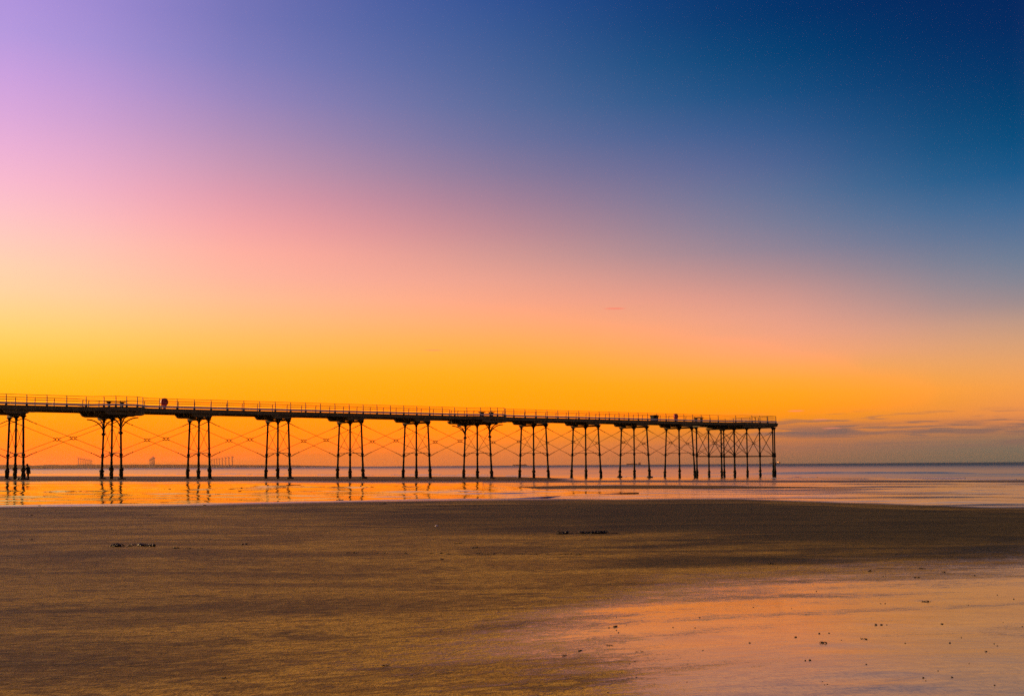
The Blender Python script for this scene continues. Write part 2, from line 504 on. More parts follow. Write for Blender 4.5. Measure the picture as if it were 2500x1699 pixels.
def ground_mesh():
    vs = []; fs = []; film = []; sat_tone = []; bar = []; rip = []
    az = [R(a) for a in (-180, -150, -120, -95, -75, -60, -48, -40)]
    n = 440
    az += [R(-33 + 66 * i / n) for i in range(n + 1)]
    az += [R(a) for a in (40, 48, 60, 75, 95, 120, 150)]
    na = len(az)
    dd = []
    y = 1.2
    # rings: evenly in apparent height out to 700 m, then wider
    h = 1100.0
    while h > 9.0:
        dd.append(CAMZ * F_PX / h); h -= max(0.55, h * 0.0105)
    r = dd[-1]
    while r < 16000:
        r *= 1.16; dd.append(min(r, 16000))
    vs.append((0, 0, 0)); film.append(0); sat_tone.append(0); bar.append(0); rip.append(0)
    for r in dd:
        for a in az:
            # rings keep a constant forward distance inside the view, so that they run level
            k = 1 / math.cos(a) if abs(a) < R(34) else 1 / math.cos(R(34))
            x, y = r * k * math.sin(a), r * k * math.cos(a)
            z = ground_z(x, y) + (scour(x, y) if 3 < y < 14 else 0.0)
            vs.append((x, y, z))
            if y > 0.5:
                px, py = project(x, y, z)
            else:
                px, py = (3000 if x > 0 else -500), 2400
            fv, sv, bv, rv = wetness(x, y, max(-900, min(3300, px)), min(2400, py))
            if rv > 0 and px < 1800:       # bed of the pool
                sink = sst(lerp_tab(POOL_NEAR, px) + 1, lerp_tab(POOL_NEAR, px) - 5, py) * sst(lerp_tab(POOL_FAR, px) - 1, lerp_tab(POOL_FAR, px) + 5, py) * sst(1450, 1150, px) * (1 - bv)
                z -= 0.07 * sink; vs[-1] = (x, y, z)
            if rv > 0 and fv > 0.05 and r < 260:
                vs[-1] = (x, y, z + fv * (0.075 * noise.noise(Vector((x * 0.11, y * 0.40, 4))) + 0.035 * noise.noise(Vector((x * 0.4, y * 1.0, 9)))))
            film.append(fv); sat_tone.append(sv); bar.append(bv); rip.append(rv)
    nr = len(dd)
    for j in range(na):
        fs.append((0, 1 + (j + 1) % na, 1 + j))
    for i in range(nr - 1):
        for j in range(na):
            a = 1 + i * na + j; b = 1 + i * na + (j + 1) % na
            fs.append((a, b, b + na, a + na))
    me = bpy.data.meshes.new('beach'); me.from_pydata(vs, [], fs); me.update()
    me.flip_normals() if me.polygons[10].normal.z < 0 else None
    me.polygons.foreach_set('use_smooth', [True] * len(me.polygons))
    for nm, data in (('film', film), ('soak_tone', sat_tone), ('bar', bar), ('ripple', rip)):
        at = me.attributes.new(nm, 'FLOAT', 'POINT'); at.data.foreach_set('value', data)
    return me


def sand_material():
    m = bpy.data.materials.new('tidal_sand'); m.use_nodes = True
    T = NT(m.node_tree)
    bs = T.n('ShaderNodeBsdfPrincipled'); out = T.n('ShaderNodeOutputMaterial'); T.l.new(bs.outputs[0], out.inputs[0])
    def attr(n):
        a = T.n('ShaderNodeAttribute', attribute_name=n); return a.outputs['Fac']
    film, soak_tone, bar, rip = attr('film'), attr('soak_tone'), attr('bar'), attr('ripple')
    pos = T.n('ShaderNodeNewGeometry').outputs['Position']
    rot = R(-18.7)
    along = T.mapping(pos, rot=(0, 0, rot), scale=(0.55, 1.5, 1))         # tide streaks
    fine = T.mapping(pos, rot=(0, 0, rot), scale=(2.2, 5.2, 1))          # wave-combed lines
    n1 = T.noise(along, 0.55, 6.0, 0.60, '2D', 0.6)
    n2 = T.noise(fine, 1.0, 6.0, 0.68, '2D', 0.5)
    n4 = T.noise(T.mapping(pos, rot=(0, 0, rot), scale=(6.5, 15.0, 1)), 1.0, 5.0, 0.70, '2D', 0.4)
    n3 = T.noise(pos, 1.4, 6.0, 0.65, '3D')
    grain = T.noise(T.mapping(pos, scale=(1, 0.30, 1)), 48.0, 4.0, 0.85, '2D')
    blot = T.noise(T.mapping(pos, rot=(0, 0, rot), scale=(0.9, 1.7, 1)), 1.0, 5.0, 0.6, '2D', 0.3)
    dry = T.mix(T.remap(n1, 0.40, 0.60), (0.60, 0.36, 0.034, 1), (0.36, 0.205, 0.020, 1))
    dry = T.mix(T.math('MULTIPLY', T.remap(n2, 0.50, 0.64), 0.62), dry, (0.15, 0.088, 0.010, 1))
    dry = T.mix(T.math('MULTIPLY', T.remap(n3, 0.56, 0.74), 0.35), dry, (0.24, 0.14, 0.014, 1))
    dry = T.mix(T.math('MULTIPLY', T.remap(blot, 0.58, 0.66), 0.72), dry, (0.11, 0.068, 0.009, 1))
    dry = T.mix(T.math('MULTIPLY', T.remap(grain, 0.46, 0.62), 0.70), dry, (0.13, 0.08, 0.010, 1))
    dry = T.mix(T.math('MULTIPLY', T.remap(n4, 0.50, 0.62), 0.60), dry, (0.13, 0.078, 0.010, 1))
    dry = T.mix(T.math('MULTIPLY', T.remap(n4, 0.47, 0.36), 0.45), dry, (0.70, 0.45, 0.06, 1))
    soaked = T.mix(T.remap(n1, 0.35, 0.7), (0.072, 0.060, 0.014, 1), (0.044, 0.039, 0.010, 1))
    soaked = T.mix(T.math('MULTIPLY', T.remap(n2, 0.5, 0.66), 0.5), soaked, (0.04, 0.034, 0.008, 1))
    soaked = T.mix(T.math('MULTIPLY', T.remap(n4, 0.46, 0.34), 0.4), soaked, (0.15, 0.11, 0.02, 1))
    patchy = T.math('ADD', soak_tone, T.math('MULTIPLY', T.math('SUBTRACT', n1, 0.5), T.math('MULTIPLY', T.math('MULTIPLY', soak_tone, T.math('SUBTRACT', 1.0, soak_tone)), 6.0)), clamp=True)
    col = T.mix(patchy, dry, soaked)
    col = T.mix(bar, col, (0.15, 0.09, 0.010, 1))
    T.put(bs.inputs['Base Color'], col)
    still = T.math('SUBTRACT', 1.0, rip)
    # the film breaks up into shining patches and drained ridges
    vv = T.math('ADD', T.math('MULTIPLY', n4, 0.42), T.math('ADD', T.math('MULTIPLY', n2, 0.28), T.math('MULTIPLY', grain, 0.30)))
    brk = T.remap(T.math('ADD', vv, T.math('MULTIPLY', T.math('SUBTRACT', film, 0.5), 0.50)), 0.33, 0.66)
    f2 = T.fmix(rip, T.math('MULTIPLY', brk, T.remap(film, 0.0, 0.15)), film)
    T.put(bs.inputs['Roughness'], T.remap(f2, 0.0, 1.0, 0.60, 0.13, smooth=False))
    T.put(bs.inputs['Specular IOR Level'], T.fmix(T.math('POWER', f2, 1.8), T.fmix(T.math("MAXIMUM", soak_tone, bar), 0.05, 0.03), 1.0))
    # relief: combed lines and grains on drained sand, almost none under the film
    hgt = T.math('ADD', T.math('ADD', T.math('MULTIPLY', n2, 0.022), T.math('MULTIPLY', n4, 0.010)), T.math('ADD', T.math('MULTIPLY', n3, 0.012), T.math('MULTIPLY', grain, 0.002)))
    b = T.n('ShaderNodeBump')
    T.put(b.inputs['Height'], hgt); b.inputs['Distance'].default_value = 1.0
    T.put(b.inputs['Strength'], T.remap(f2, 0.0, 1.0, 0.9, 0.05))
    # long ripples of the water lying on the flats
    rp = T.noise(T.mapping(pos, rot=(0, 0, R(8)), scale=(0.16, 0.75, 1)), 1.0, 3.0, 0.6, '2D', 0.3)
    b2 = T.n('ShaderNodeBump'); b2.inputs['Distance'].default_value = 1.0
    T.put(b2.inputs['Height'], T.math('MULTIPLY', rp, 0.05))
    T.put(b2.inputs['Strength'], T.math('MULTIPLY', rip, film))
    T.l.new(b.outputs[0], b2.inputs['Normal'])
    T.l.new(b2.outputs[0], bs.inputs['Normal'])
    return m


def water_material(name, base, rough, amp, sx_, sy_, rot, coarse=0.0, swell=False):
    m = bpy.data.materials.new(name); m.use_nodes = True
    T = NT(m.node_tree)
    bs = T.n('ShaderNodeBsdfPrincipled'); out = T.n('ShaderNodeOutputMaterial'); T.l.new(bs.outputs[0], out.inputs[0])
    pos = T.n('ShaderNodeNewGeometry').outputs['Position']
    n1 = T.noise(T.mapping(pos, rot=(0, 0, rot), scale=(sx_, sy_, 1)), 1.0, 4.0, 0.6, '2D', 0.3)
    n2 = T.noise(T.mapping(pos, rot=(0, 0, rot), scale=(sx_ * 0.13, sy_ * 0.13, 1)), 1.0, 3.0, 0.5, '2D', 0.2)
    bs.inputs['Base Color'].default_value = (*base, 1)
    rg = T.fmix(n2, rough * 0.6, rough * 1.4)
    if swell:
        sp = T.n('ShaderNodeSeparateXYZ'); T.put(sp.inputs[0], pos)
        uu = T.math('ADD', T.math('MULTIPLY', sp.outputs[0], UX), T.math('MULTIPLY', sp.outputs[1], UY))
        rg = T.math('ADD', T.math('MULTIPLY', rg, 0.6), T.remap(uu, 120.0, 1500.0, 0.07, 0.40))
    T.put(bs.inputs['Roughness'], rg)
    bs.inputs['IOR'].default_value = 1.333
    b = T.n('ShaderNodeBump'); b.inputs['Distance'].default_value = 1.0; b.inputs['Strength'].default_value = 1.0
    hh = T.math('ADD', T.math('MULTIPLY', n1, amp), T.math('MULTIPLY', n2, coarse))
    if swell:      # long-exposed shallows lie smooth, open water is choppier
        sp = T.n('ShaderNodeSeparateXYZ'); T.put(sp.inputs[0], pos)
        uu = T.math('ADD', T.math('MULTIPLY', sp.outputs[0], UX), T.math('MULTIPLY', sp.outputs[1], UY))
        hh = T.math('MULTIPLY', hh, T.remap(uu, 170.0, 900.0, 0.22, 1.0))
    T.put(b.inputs['Height'], hh)
    T.l.new(b.outputs[0], bs.inputs['Normal'])
    return m


SAND = sand_material()
g = ground_mesh(); g.materials.append(SAND)
beach = put('beach', g); beach['kind'] = 'structure'


# ------------------------------------------------------------------ tidal pool along the foot of the bank
def pool():
    vs = []; fs = []
    nx, ny = 620, 110
    for i in range(nx + 1):
        px = -260 + (1560 + 260) * i / nx
        tip = sst(2020, 1500, px) * 0.9 + 0.1
        yn = lerp_tab(POOL_NEAR, px); yf = lerp_tab(POOL_FAR, px)
        yf = max(yf, yf + (1 - tip) * 14) + (3 if px < 1250 else 0) * sst(1250, 1000, px)
        if px > 1180:
            yf = max(yf, lerp_tab([(1180, 1180), (1320, 1192.5), (1600, 1194), (1900, 1192), (2050, 1196)], px))
        yn = yn - 1.0 - (1 - tip) * 12
        q = 1.1 * noise.noise(Vector((px * 0.013, 0, 1))) + 0.5 * noise.noise(Vector((px * 0.06, 0, 2)))
        tp = sst(1560, 1180, px) ** 0.7; mid = 1203 + 3 * noise.noise(Vector((px * 0.01, 0, 4)))
        yn = mid + (yn - mid) * tp; yf = mid + (yf - mid) * tp
        yn += q * tp; yf += tp * 0.5 * noise.noise(Vector((px * 0.02, 4, 1)))
        for j in range(ny + 1):
            py = yn + (yf - yn) * j / ny
            x, y, z = ground_at(px, py)
            vs.append((x, y, min(j, ny - j) / ny * 2, tp))
    for i in range(nx):
        for j in range(ny):
            a = i * (ny + 1) + j
            fs.append((a, a + ny + 1, a + ny + 2, a + 1))
    # level the sheet: smooth height that follows only the broad fall of the beach
    def rippled(x, y):
        k = 0.6 + 0.4 * sst(-0.35, 0.25, noise.noise(Vector((x * 0.05, y * 0.09, 12))))
        return k * (0.085 * noise.noise(Vector((x * 0.13, y * 0.50, 2))) + 0.056 * noise.noise(Vector((x * 0.5, y * 1.15, 7))))
    vs = [(x, y, -0.0108 * softplus(seaward(x, y), 4.0) + 0.026 - 0.05 * (1 - sst(0.0, 0.05, e)) + rippled(x, y) * sst(0.0, 0.22, e) * tq) for x, y, e, tq in vs]
    me = bpy.data.meshes.new('tidal_pool'); me.from_pydata(vs, [], fs); me.update()
    if me.polygons[0].normal.z < 0:
        me.flip_normals()
    me.polygons.foreach_set('use_smooth', [True] * len(me.polygons))
    me.materials.append(water_material('pool_water', (0.03, 0.022, 0.012), 0.03, 0.004, 0.9, 2.6, R(-3), 0.02))
    o = put('tidal_pool', me); o['kind'] = 'structure'


pool()


# ------------------------------------------------------------------ sea with low swell breaking along the shore
def sea():
    # local frame: U seaward from the waterline, V along the shore
    vs = []; fs = []
    us = [96 + 1.2 * i for i in range(150)]
    u = us[-1]
    while u < 15900:
        u *= 1.12; us.append(min(u, 15900))
    vv = [-15900, -9000, -5000, -2800, -1600, -1000]
    v = -700.0
    while v < 260:
        vv.append(v); v += 6.0
    vv += [300, 400, 600, 1000, 1800, 3200, 6000, 11000, 15900]
    for u in us:
        for v in vv:
            x = PX0 + u * UX + v * math.sin(PA); y = PY0 + u * UY - v * math.cos(PA)
            z = SEA_Z + 0.004
            amp = sst(125, 150, u) * sst(420, 210, u)
            if amp > 0 and -700 <= v <= 260:
                w = 7 * noise.noise(Vector((v * 0.012, u * 0.01, 2)))
                for uc, hgt, wid in ((150, 0.20, 5.0), (168, 0.30, 6.0), (196, 0.34, 7.0), (232, 0.26, 8.0), (262, 0.2, 8.0)):
                    t = (u + w - uc) / wid
                    patch = sst(-0.25, 0.30, noise.noise(Vector((v * 0.016, uc * 0.37, 6))))
                    z += hgt * patch * math.exp(-t * t)
                for uc, hgt, wid, v0, v1 in ((168, 0.72, 5.0, -34, 22), (156, 0.45, 4.0, -8, 60), (181, 0.40, 5.0, -70, 8)):
                    t = (u + 0.4 * w - uc) / wid
                    z += hgt * sst(v0 - 14, v0 + 10, v) * sst(v1 + 14, v1 - 10, v) * math.exp(-t * t)
                z += 0.03 * noise.noise(Vector((v * 0.05, u * 0.18, 9)))
            vs.append((x, y, z))
    n = len(vv)
    for i in range(len(us) - 1):
        for j in range(n - 1):
            a = i * n + j
            fs.append((a, a + 1, a + n + 1, a + n))
    me = bpy.data.meshes.new('sea'); me.from_pydata(vs, [], fs); me.update()
    if me.polygons[0].normal.z < 0:
        me.flip_normals()
    me.polygons.foreach_set('use_smooth', [True] * len(me.polygons))
    me.materials.append(water_material('sea_water', (0.030, 0.095, 0.10), 0.20, 0.34, 0.05, 0.22, R(3), 1.2, True))
    o = put('sea', me); o['kind'] = 'structure'


sea()

# surf: thin broken lines of foam where the swell runs out
FOAM = mat('foam', (0.75, 0.70, 0.66), 0.6, 0.2, 2.0)
fb = MB()
fr = random.Random(3)
for line, (u0, gap) in enumerate(((118, 0.35), (131, 0.5), (152, 0.55))):
    v = -700.0
    while v < 120:
        ln = fr.uniform(3, 16)
        if fr.random() > gap:
            m = 6; row = []
            for i in range(m + 1):
                q = v + ln * i / m
                uu = u0 + 5 * noise.noise(Vector((q * 0.02, u0, 0))) + 0.6 * noise.noise(Vector((q * 0.4, u0, 4)))
                wd = (0.5 + 0.5 * math.sin(math.pi * i / m)) * fr.uniform(0.15, 0.5)
                row.append((uu, q, wd))
            vs = []
            for uu, q, wd in row:
                for s in (-wd, wd):
                    x = PX0 + (uu + s) * UX + q * math.sin(PA); y = PY0 + (uu + s) * UY - q * math.cos(PA)
                    vs.append((x, y, max(SEA_Z + 0.02, ground_z(x, y) + 0.02)))
                x = PX0 + uu * UX + q * math.sin(PA); y = PY0 + uu * UY - q * math.cos(PA)
                vs.append((x, y, max(SEA_Z, ground_z(x, y)) + 0.10))
            fb.add(vs, [(3 * i, 3 * i + 3, 3 * i + 5, 3 * i + 2) for i in range(m)] + [(3 * i + 2, 3 * i + 5, 3 * i + 4, 3 * i + 1) for i in range(m)])
        v += ln * fr.uniform(1.05, 1.8)
fo = fb.build('surf_foam', FOAM, smooth=True); fo['kind'] = 'stuff'
fo['label'] = 'thin broken lines of white foam where the sea meets the sand'; fo['category'] = 'foam'


# ------------------------------------------------------------------ far coast
def headland():
    vs = []; fs = []
    n = 160; depth = [0, 120, 420, 900, 1500]
    for i in range(n + 1):
        px = -900 + (860 + 900) * i / n
        hpx = lerp_tab([(-900, 15), (0, 10.4), (200, 9.6), (400, 8.8), (560, 6.6), (700, 4.8), (800, 2.6), (850, 0.6), (860, 0)], px)
        D = lerp_tab([(-900, 9500), (0, 12200), (860, 13200)], px)
        hm = hpx * D / F_PX * (1 + 0.14 * noise.noise(Vector((px * 0.016, 0, 0))) + 0.08 * noise.noise(Vector((px * 0.07, 0, 5))))
        d = ray(px, 1144 - 0.0068 * px); k = D / d.y
        for j, q in enumerate(depth):
            s = (D + q) / D
            hh = hm * (0.0, 0.80, 1.0, 0.8, 0.0)[j] * (1 + 0.1 * noise.noise(Vector((px * 0.03, j * 2.0, 7)))) if j else 0
            vs.append((d.x * k * s, D + q, SEA_Z - 0.5 + max(0, hh)))
    m = len(depth)
    for i in range(n):
        for j in range(m - 1):
            a = i * m + j
            fs.append((a, a + m, a + m + 1, a + 1))
    b = MB(); b.add(vs, fs)
    o = b.build('headland', LAND, smooth=True); o['kind'] = 'structure'


headland()

# ------------------------------------------------------------------ pier
pier = thing('pier', 'long dark iron pier on three-legged trestles running out over the sand to sea', 'pier', (PX0, PY0, 0), PA)
# pier frame: x seaward, y away from the camera side (so the side in view is y < 0), z up
DECK_Z, HALF = 8.30, 3.04
RISE = 0.02 / L


def dz(u):
    return RISE * u


def gz(u, y):
    x = PX0 + u * UX - y * UY; yy = PY0 + u * UY + y * UX
    return ground_z(x, yy)


def col_mesh(p0, p1, seed, foot_h=2.3, r=0.125):
    """cast-iron column with collars; crusted and thicker towards the sand"""
    p0, p1 = Vector(p0), Vector(p1); ln = (p1 - p0).length
    rr = random.Random(seed)
    pts = []; rad = []
    tie = (2.75 - p0.z) / (p1.z - p0.z) * ln
    n = 46
    for i in range(n + 1):
        t = ln * i / n
        rd = r * (1.42 - 0.42 * min(1, t / (tie + .01)))
        if t < foot_h:
            rd += 0.055 * (1 - t / foot_h) + 0.03 * rr.uniform(-1, 1) * (1 - 0.5 * t / foot_h)
        pts.append(p0 + (p1 - p0) * (t / ln)); rad.append(rd)
    b = MB()
    b.tube(pts, rad, 10, wob=lambda i, j: (0.16 * noise.noise(Vector((i * .8, j * 1.3, seed))) if i < 20 else 0.0))
    return b


def collar_mesh(c, axis, r, h):
    axis = Vector(axis).normalized(); c = Vector(c)
    prof = [(-h, r * 0.62), (-h * .55, r), (h * .55, r), (h, r * 0.62)]
    return MB().tube([c + axis * a for a, _ in prof], [q for _, q in prof], 10)


def column(u, y_top, y_bot, z_top, seed, foot=None, mid=False):
    zt = z_top + dz(u); zb = gz(u, y_bot) - 0.25
    top, bot = Vector((u, y_top, zt)), Vector((u, y_bot, zb)); ax = (top - bot).normalized()
    at = lambda z: bot + (top - bot) * ((z - zb) / (zt - zb))
    o = col_mesh(bot, top, seed).build('column', IRON, pier, True)
    g0 = zb + 0.25
    # capital: flared head
    prof = [(-0.34, 0.12), (-0.26, 0.20), (-0.20, 0.15), (-0.10, 0.19), (-0.02, 0.33), (0.06, 0.36)]
    MB().tube([top + ax * a for a, _ in prof], [q for _, q in prof], 10).build('capital', IRON, o, True)
    collar_mesh(at(2.72 + dz(u)), ax, 0.215, 0.17).build('collar', IRON, o)
    # crust of weed and mussels, and the lump at the joint near the sand
    rr = random.Random(seed + 99)
    cb = MB()
    h0 = g0 + rr.uniform(0.9, 1.25)
    cb.blob(at(h0), (0.27, 0.27, 0.26), seed, 2, 0.45, 2.2)
    cb.blob(at(g0 + 0.55), (0.23, 0.23, 0.55), seed + 1, 2, 0.5, 2.6)
    for i in range(7):
        p = at(g0 + rr.uniform(0.2, 1.25)); a = rr.uniform(0, 6.28)
        cb.blob(p + Vector((0.12 * math.cos(a), 0.12 * math.sin(a), 0)), (0.13, 0.13, 0.18), seed + i * 3, 1, 0.5)
    cb.build('weed_crust', CRUST, o, True)
    if foot:
        fbm = MB(); w, hgt = foot; k = 11
        ring = [(0.5 * w * math.cos(6.283 * i / k) * rr.uniform(.85, 1.12), 0.5 * w * math.sin(6.283 * i / k) * rr.uniform(.85, 1.12)) for i in range(k)]
        vs = [(u + px, y_bot + py, g0 - 0.15) for px, py in ring] + [(u + px * .82, y_bot + py * .82, g0 + hgt * rr.uniform(.8, 1.1)) for px, py in ring]
        fbm.add(vs, [tuple(range(k))[::-1], tuple(range(k, 2 * k))] + [(i, (i + 1) % k, (i + 1) % k + k, i + k) for i in range(k)])
        fbm.build('footing', CONC, o)
    return at


ZT = 7.04          # underside of the capitals' caps
Y3T, Y3B = (3.02, 0.0, -3.02), (3.61, 0.0, -3.61)
ATS = {}
FOOT = {(0, 0): (0.9, .08), (0, 2): (1.5, .22), (1, 0): (1.1, .16), (1, 2): (1.2, .16), (2, 0): (1.1, .08), (2, 1): (1.0, .05), (2, 2): (1.1, .08),
        (3, 2): (1.1, .22), (3, 0): (.8, .06), (4, 2): (1.2, .3), (5, 0): (.9, .08), (5, 1): (.9, .08), (6, 0): (1.0, .16), (6, 2): (1.1, .2), (7, 0): (.9, .12), (7, 2): (.9, .1),
        (8, 0): (.9, .08), (9, 0): (1.1, .3), (9, 1): (.9, .06), (9, 2): (1.2, .3)}
BAYS = (1, 6)


def cross_x(p0, p1, q0, q1, r, name, m):
    MB().tube([p0, p1], r, 6).build(name, m, pier)
    MB().tube([q0, q1], r, 6).build(name, m, pier)


def moulded_beam(u, y0, y1, z0, z1, hw, lip=0.35):
    """transverse beam with moulded ends"""
    h = z1 - z0
    prof = [(y0 + lip, z0), (y1 - lip, z0), (y1 - lip * .45, z0 + h * .25), (y1 - lip * .3, z0 + h * .6), (y1, z0 + h * .75), (y1, z1), (y0, z1),
            (y0, z0 + h * .75), (y0 + lip * .3, z0 + h * .6), (y0 + lip * .45, z0 + h * .25)]
    return MB().prism(prof, 'x', u - hw, u + hw)


for k in range(-2, 11):
    u = k * L; d = dz(u)
    ATS[k] = []
    for i in range(3):
        ATS[k].append(column(u, Y3T[i], Y3B[i], ZT, 10 * k + i + 40, FOOT.get((k, i))))
    ext = 5.15 if k in BAYS else 3.55
    moulded_beam(u, -ext, ext, 7.11 + d, 7.37 + d, 0.17).build('crosshead', TIMB, pier)
    # bolsters under the three girders: bevelled towards the shore, stepped plates towards the sea
    lo, hi, sl = 7.372 + d, 7.79 + d, (3.0 if k in BAYS else 2.1)
    for y in ((-2.6, 0, 2.6) if k not in BAYS else (-4.5, -2.6, 0, 2.6, 4.5)):
        far = abs(y) > 4
        a = 2.3 if far else sl
        prof = [(u - a, hi), (u - a + .22, lo + .1), (u - a + .45, lo), (u + .42, lo), (u + .55, lo + .06), (u + .62, lo + .16),
                (u + 1.15, lo + .16), (u + 1.15, lo + .28), (u + 1.95, lo + .28), (u + 1.95, hi)]
        if k in BAYS:
            prof = [(u - a, hi), (u - a + .15, lo + .1), (u - a + .5, lo), (u + a - .5, lo), (u + a - .15, lo + .1), (u + a, hi)]
        MB().prism(prof, 'y', y - .16, y + .16).build('bolster', GIRD, pier)
    # struts and light bracing across the trestle
    for i in (0, 1):
        A, B = ATS[k][i], ATS[k][i + 1]
        MB().tube([A(2.93 + d), B(2.93 + d)], 0.045, 6).build('strut', IRON, pier)
        cross_x(A(6.15 + d), B(3.15 + d), A(3.15 + d), B(6.15 + d), 0.028, 'cross_brace', ROD)
    if k in BAYS:
        for i, s in ((0, 1), (2, -1)):
            for ang in (-60, 0, 60):
                r0 = 2.1 / math.cos(R(ang)) * (0.88 if ang == 0 else 0.47)
                base = ATS[k][i](5.35 + d)
                dirv = Vector((math.sin(R(ang)), s * math.cos(R(ang)), 0))
                pts = [base + dirv * (r0 * (1 - math.cos(t))) + Vector((0, 0, (7.10 + d - base.z) * math.sin(t))) for t in [R(90) * q / 10 for q in range(11)]]
                MB().tube(pts, 0.075, 7).build('curved_bracket', IRON, pier, True)
            collar_mesh(ATS[k][i](5.30 + d), (0, 0, 1), 0.25, 0.16).build('bracket_collar', IRON, pier)

# head of the pier: two upright frames, heavier bracing
UH1, UH2 = 11 * L, 11 * L + 8.3
H1 = [column(UH1, y, y, ZT - 0.02, 200 + i) for i, y in enumerate((3.02, 0.0, -3.02))]
H2 = [column(UH2, y, y, ZT + 0.28, 210 + i) for i, y in enumerate((4.1, 1.1, -1.9, -4.9))]
COL_A = column(10 * L + 1.15, -3.0, -3.0, ZT + 0.06, 220)
COL_D = column(UH2, 6.7, 6.7, ZT + 0.28, 221)
COL_I = column(UH2 + 0.5, -4.9, -4.9, ZT + 0.28, 222)
moulded_beam(UH1, -3.55, 3.55, 7.11 + dz(UH1), 7.37 + dz(UH1), 0.17).build('crosshead', TIMB, pier)
moulded_beam(UH2, -5.5, 7.3, 7.36 + dz(UH2), 7.50 + dz(UH2), 0.30).build('crosshead', TIMB, pier)
moulded_beam(10 * L + 1.15, -3.4, 3.4, 7.16 + dz(110), 7.37 + dz(110), 0.12).build('crosshead', TIMB, pier)
row = [COL_A] + H1
pairs = [(COL_A, H1[0]), (H1[0], H1[1]), (H1[1], H1[2]), (H2[0], H2[1]), (H2[1], H2[2]), (H2[2], H2[3]), (COL_D, H2[1])]
dh = dz(UH1)
for A, B in pairs:
    cross_x(A(6.85 + dh), B(2.60 + dh), A(2.60 + dh), B(6.85 + dh), 0.055, 'cross_brace', IRON)
for A, B in [(COL_A, H1[2]), (H1[0], H1[1]), (H1[1], H1[2]), (H1[2], H2[3]), (H2[0], H2[1]), (H2[1], H2[2]), (H2[2], H2[3]), (COL_D, H2[0]), (H1[0], H2[0])]:
    MB().tube([A(2.29 + dh), B(2.29 + dh)], 0.085, 8).build('strut', IRON, pier)
for A in [COL_A, COL_D, COL_I] + H1 + H2:
    collar_mesh(A(2.35 + dh), (0, 0, 1), 0.24, 0.24).build('gusset_collar', IRON, pier)


# long tie rods between trestles, four meeting at a ring
def tie_set(T0a, T0b, d0, d1):
    up0, lo0, up1, lo1 = T0a(6.78 + d0), T0a(2.47 + d0), T0b(6.78 + d1), T0b(2.47 + d1)
    c = (up0 + lo0 + up1 + lo1) / 4
    ring = MB()
    n = 14; ax = (up1 - up0).normalized()
    ring.tube([c + ax * (0.17 * math.cos(6.2832 * i / n)) + Vector((0, 0, 0.17 * math.sin(6.2832 * i / n))) for i in range(n + 1)], 0.045, 6, cap=False)
    ro = ring.build('ring_joint', IRON, pier, True)
    for p, low in ((up0, 0), (up1, 0), (lo0, 1), (lo1, 1)):
        dirv = (p - c).normalized(); ln = (p - c).length
        b = MB()
        a, e = c + dirv * 0.16, p
        b.tube([a, c + dirv * 0.30], 0.045, 6)
        b.tube([c + dirv * 0.30, c + dirv * 0.52], [0.075, 0.03], 6)
        b.tube([c + dirv * 0.5, p - dirv * 1.0], 0.028, 6)
        # forged end, bent to meet the column
        sag = Vector((0, 0, -0.12 if low else 0.10))
        b.tube([p - dirv * 1.45, p - dirv * 0.9, p - dirv * 0.35 + sag * .5, p + sag * .55], [0.028, 0.05, 0.05, 0.05], 7)
        if (p - up0).length < .01 or low:
            b.blob(p - dirv * 1.45, (0.085, 0.085, 0.085), 1, 1, 0.0)
        b.build('tie_rod', ROD if not low else IRON, ro)


for k in range(-2, 10):
    for i in (0, 2):
        tie_set(ATS[k][i], ATS[k + 1][i], dz(k * L), dz(k * L + L))
tie_set(ATS[10][0], H1[0], dz(10 * L), dh); tie_set(ATS[10][2], H1[2], dz(10 * L), dh)
tie_set(H1[0], H2[0], dh, dh); tie_set(H1[2], H2[3], dh, dh); tie_set(COL_A, H1[2], dh, dh)

# deck outline
U_START, U_END = -2.6 * L, UH2 + 0.95


def edge(s):
    """deck edge on side s (-1 = side in view) as a polyline"""
    p = [(U_START, s * HALF)]
    for k in BAYS:
        c = k * L
        p += [(c - 3.3, s * HALF), (c - 1.25, s * (HALF + 2.1)), (c + 1.25, s * (HALF + 2.1)), (c + 3.3, s * HALF)]
    if s < 0:
        p += [(UH1 - 1.5, s * HALF), (UH1 + 0.3, s * (HALF + 2.1)), (U_END, s * (HALF + 2.1))]
    else:
        p += [(UH1 - 1.5, s * HALF), (UH1 + 0.3, s * (HALF + 4.0)), (U_END, s * (HALF + 4.0))]
    return p


def along_edge(poly, s):
    for (a, b), (c, e) in zip(poly, poly[1:]):
        ln = math.hypot(c - a, e - b)
        if s <= ln:
            return a + (c - a) * s / ln, b + (e - b) * s / ln
        s -= ln
    return poly[-1]


near, far = edge(-1), edge(1)
outline = near + far[::-1]
db = MB()
n = len(outline)
db.add([(u, y, DECK_Z - 0.10 + dz(u)) for u, y in outline] + [(u, y, DECK_Z + dz(u)) for u, y in outline],
       [tuple(range(n)), tuple(range(2 * n - 1, n - 1, -1))] + [(i, (i + 1) % n, (i + 1) % n + n, i + n) for i in range(n)])
deck = db.build('deck', DECK, pier)
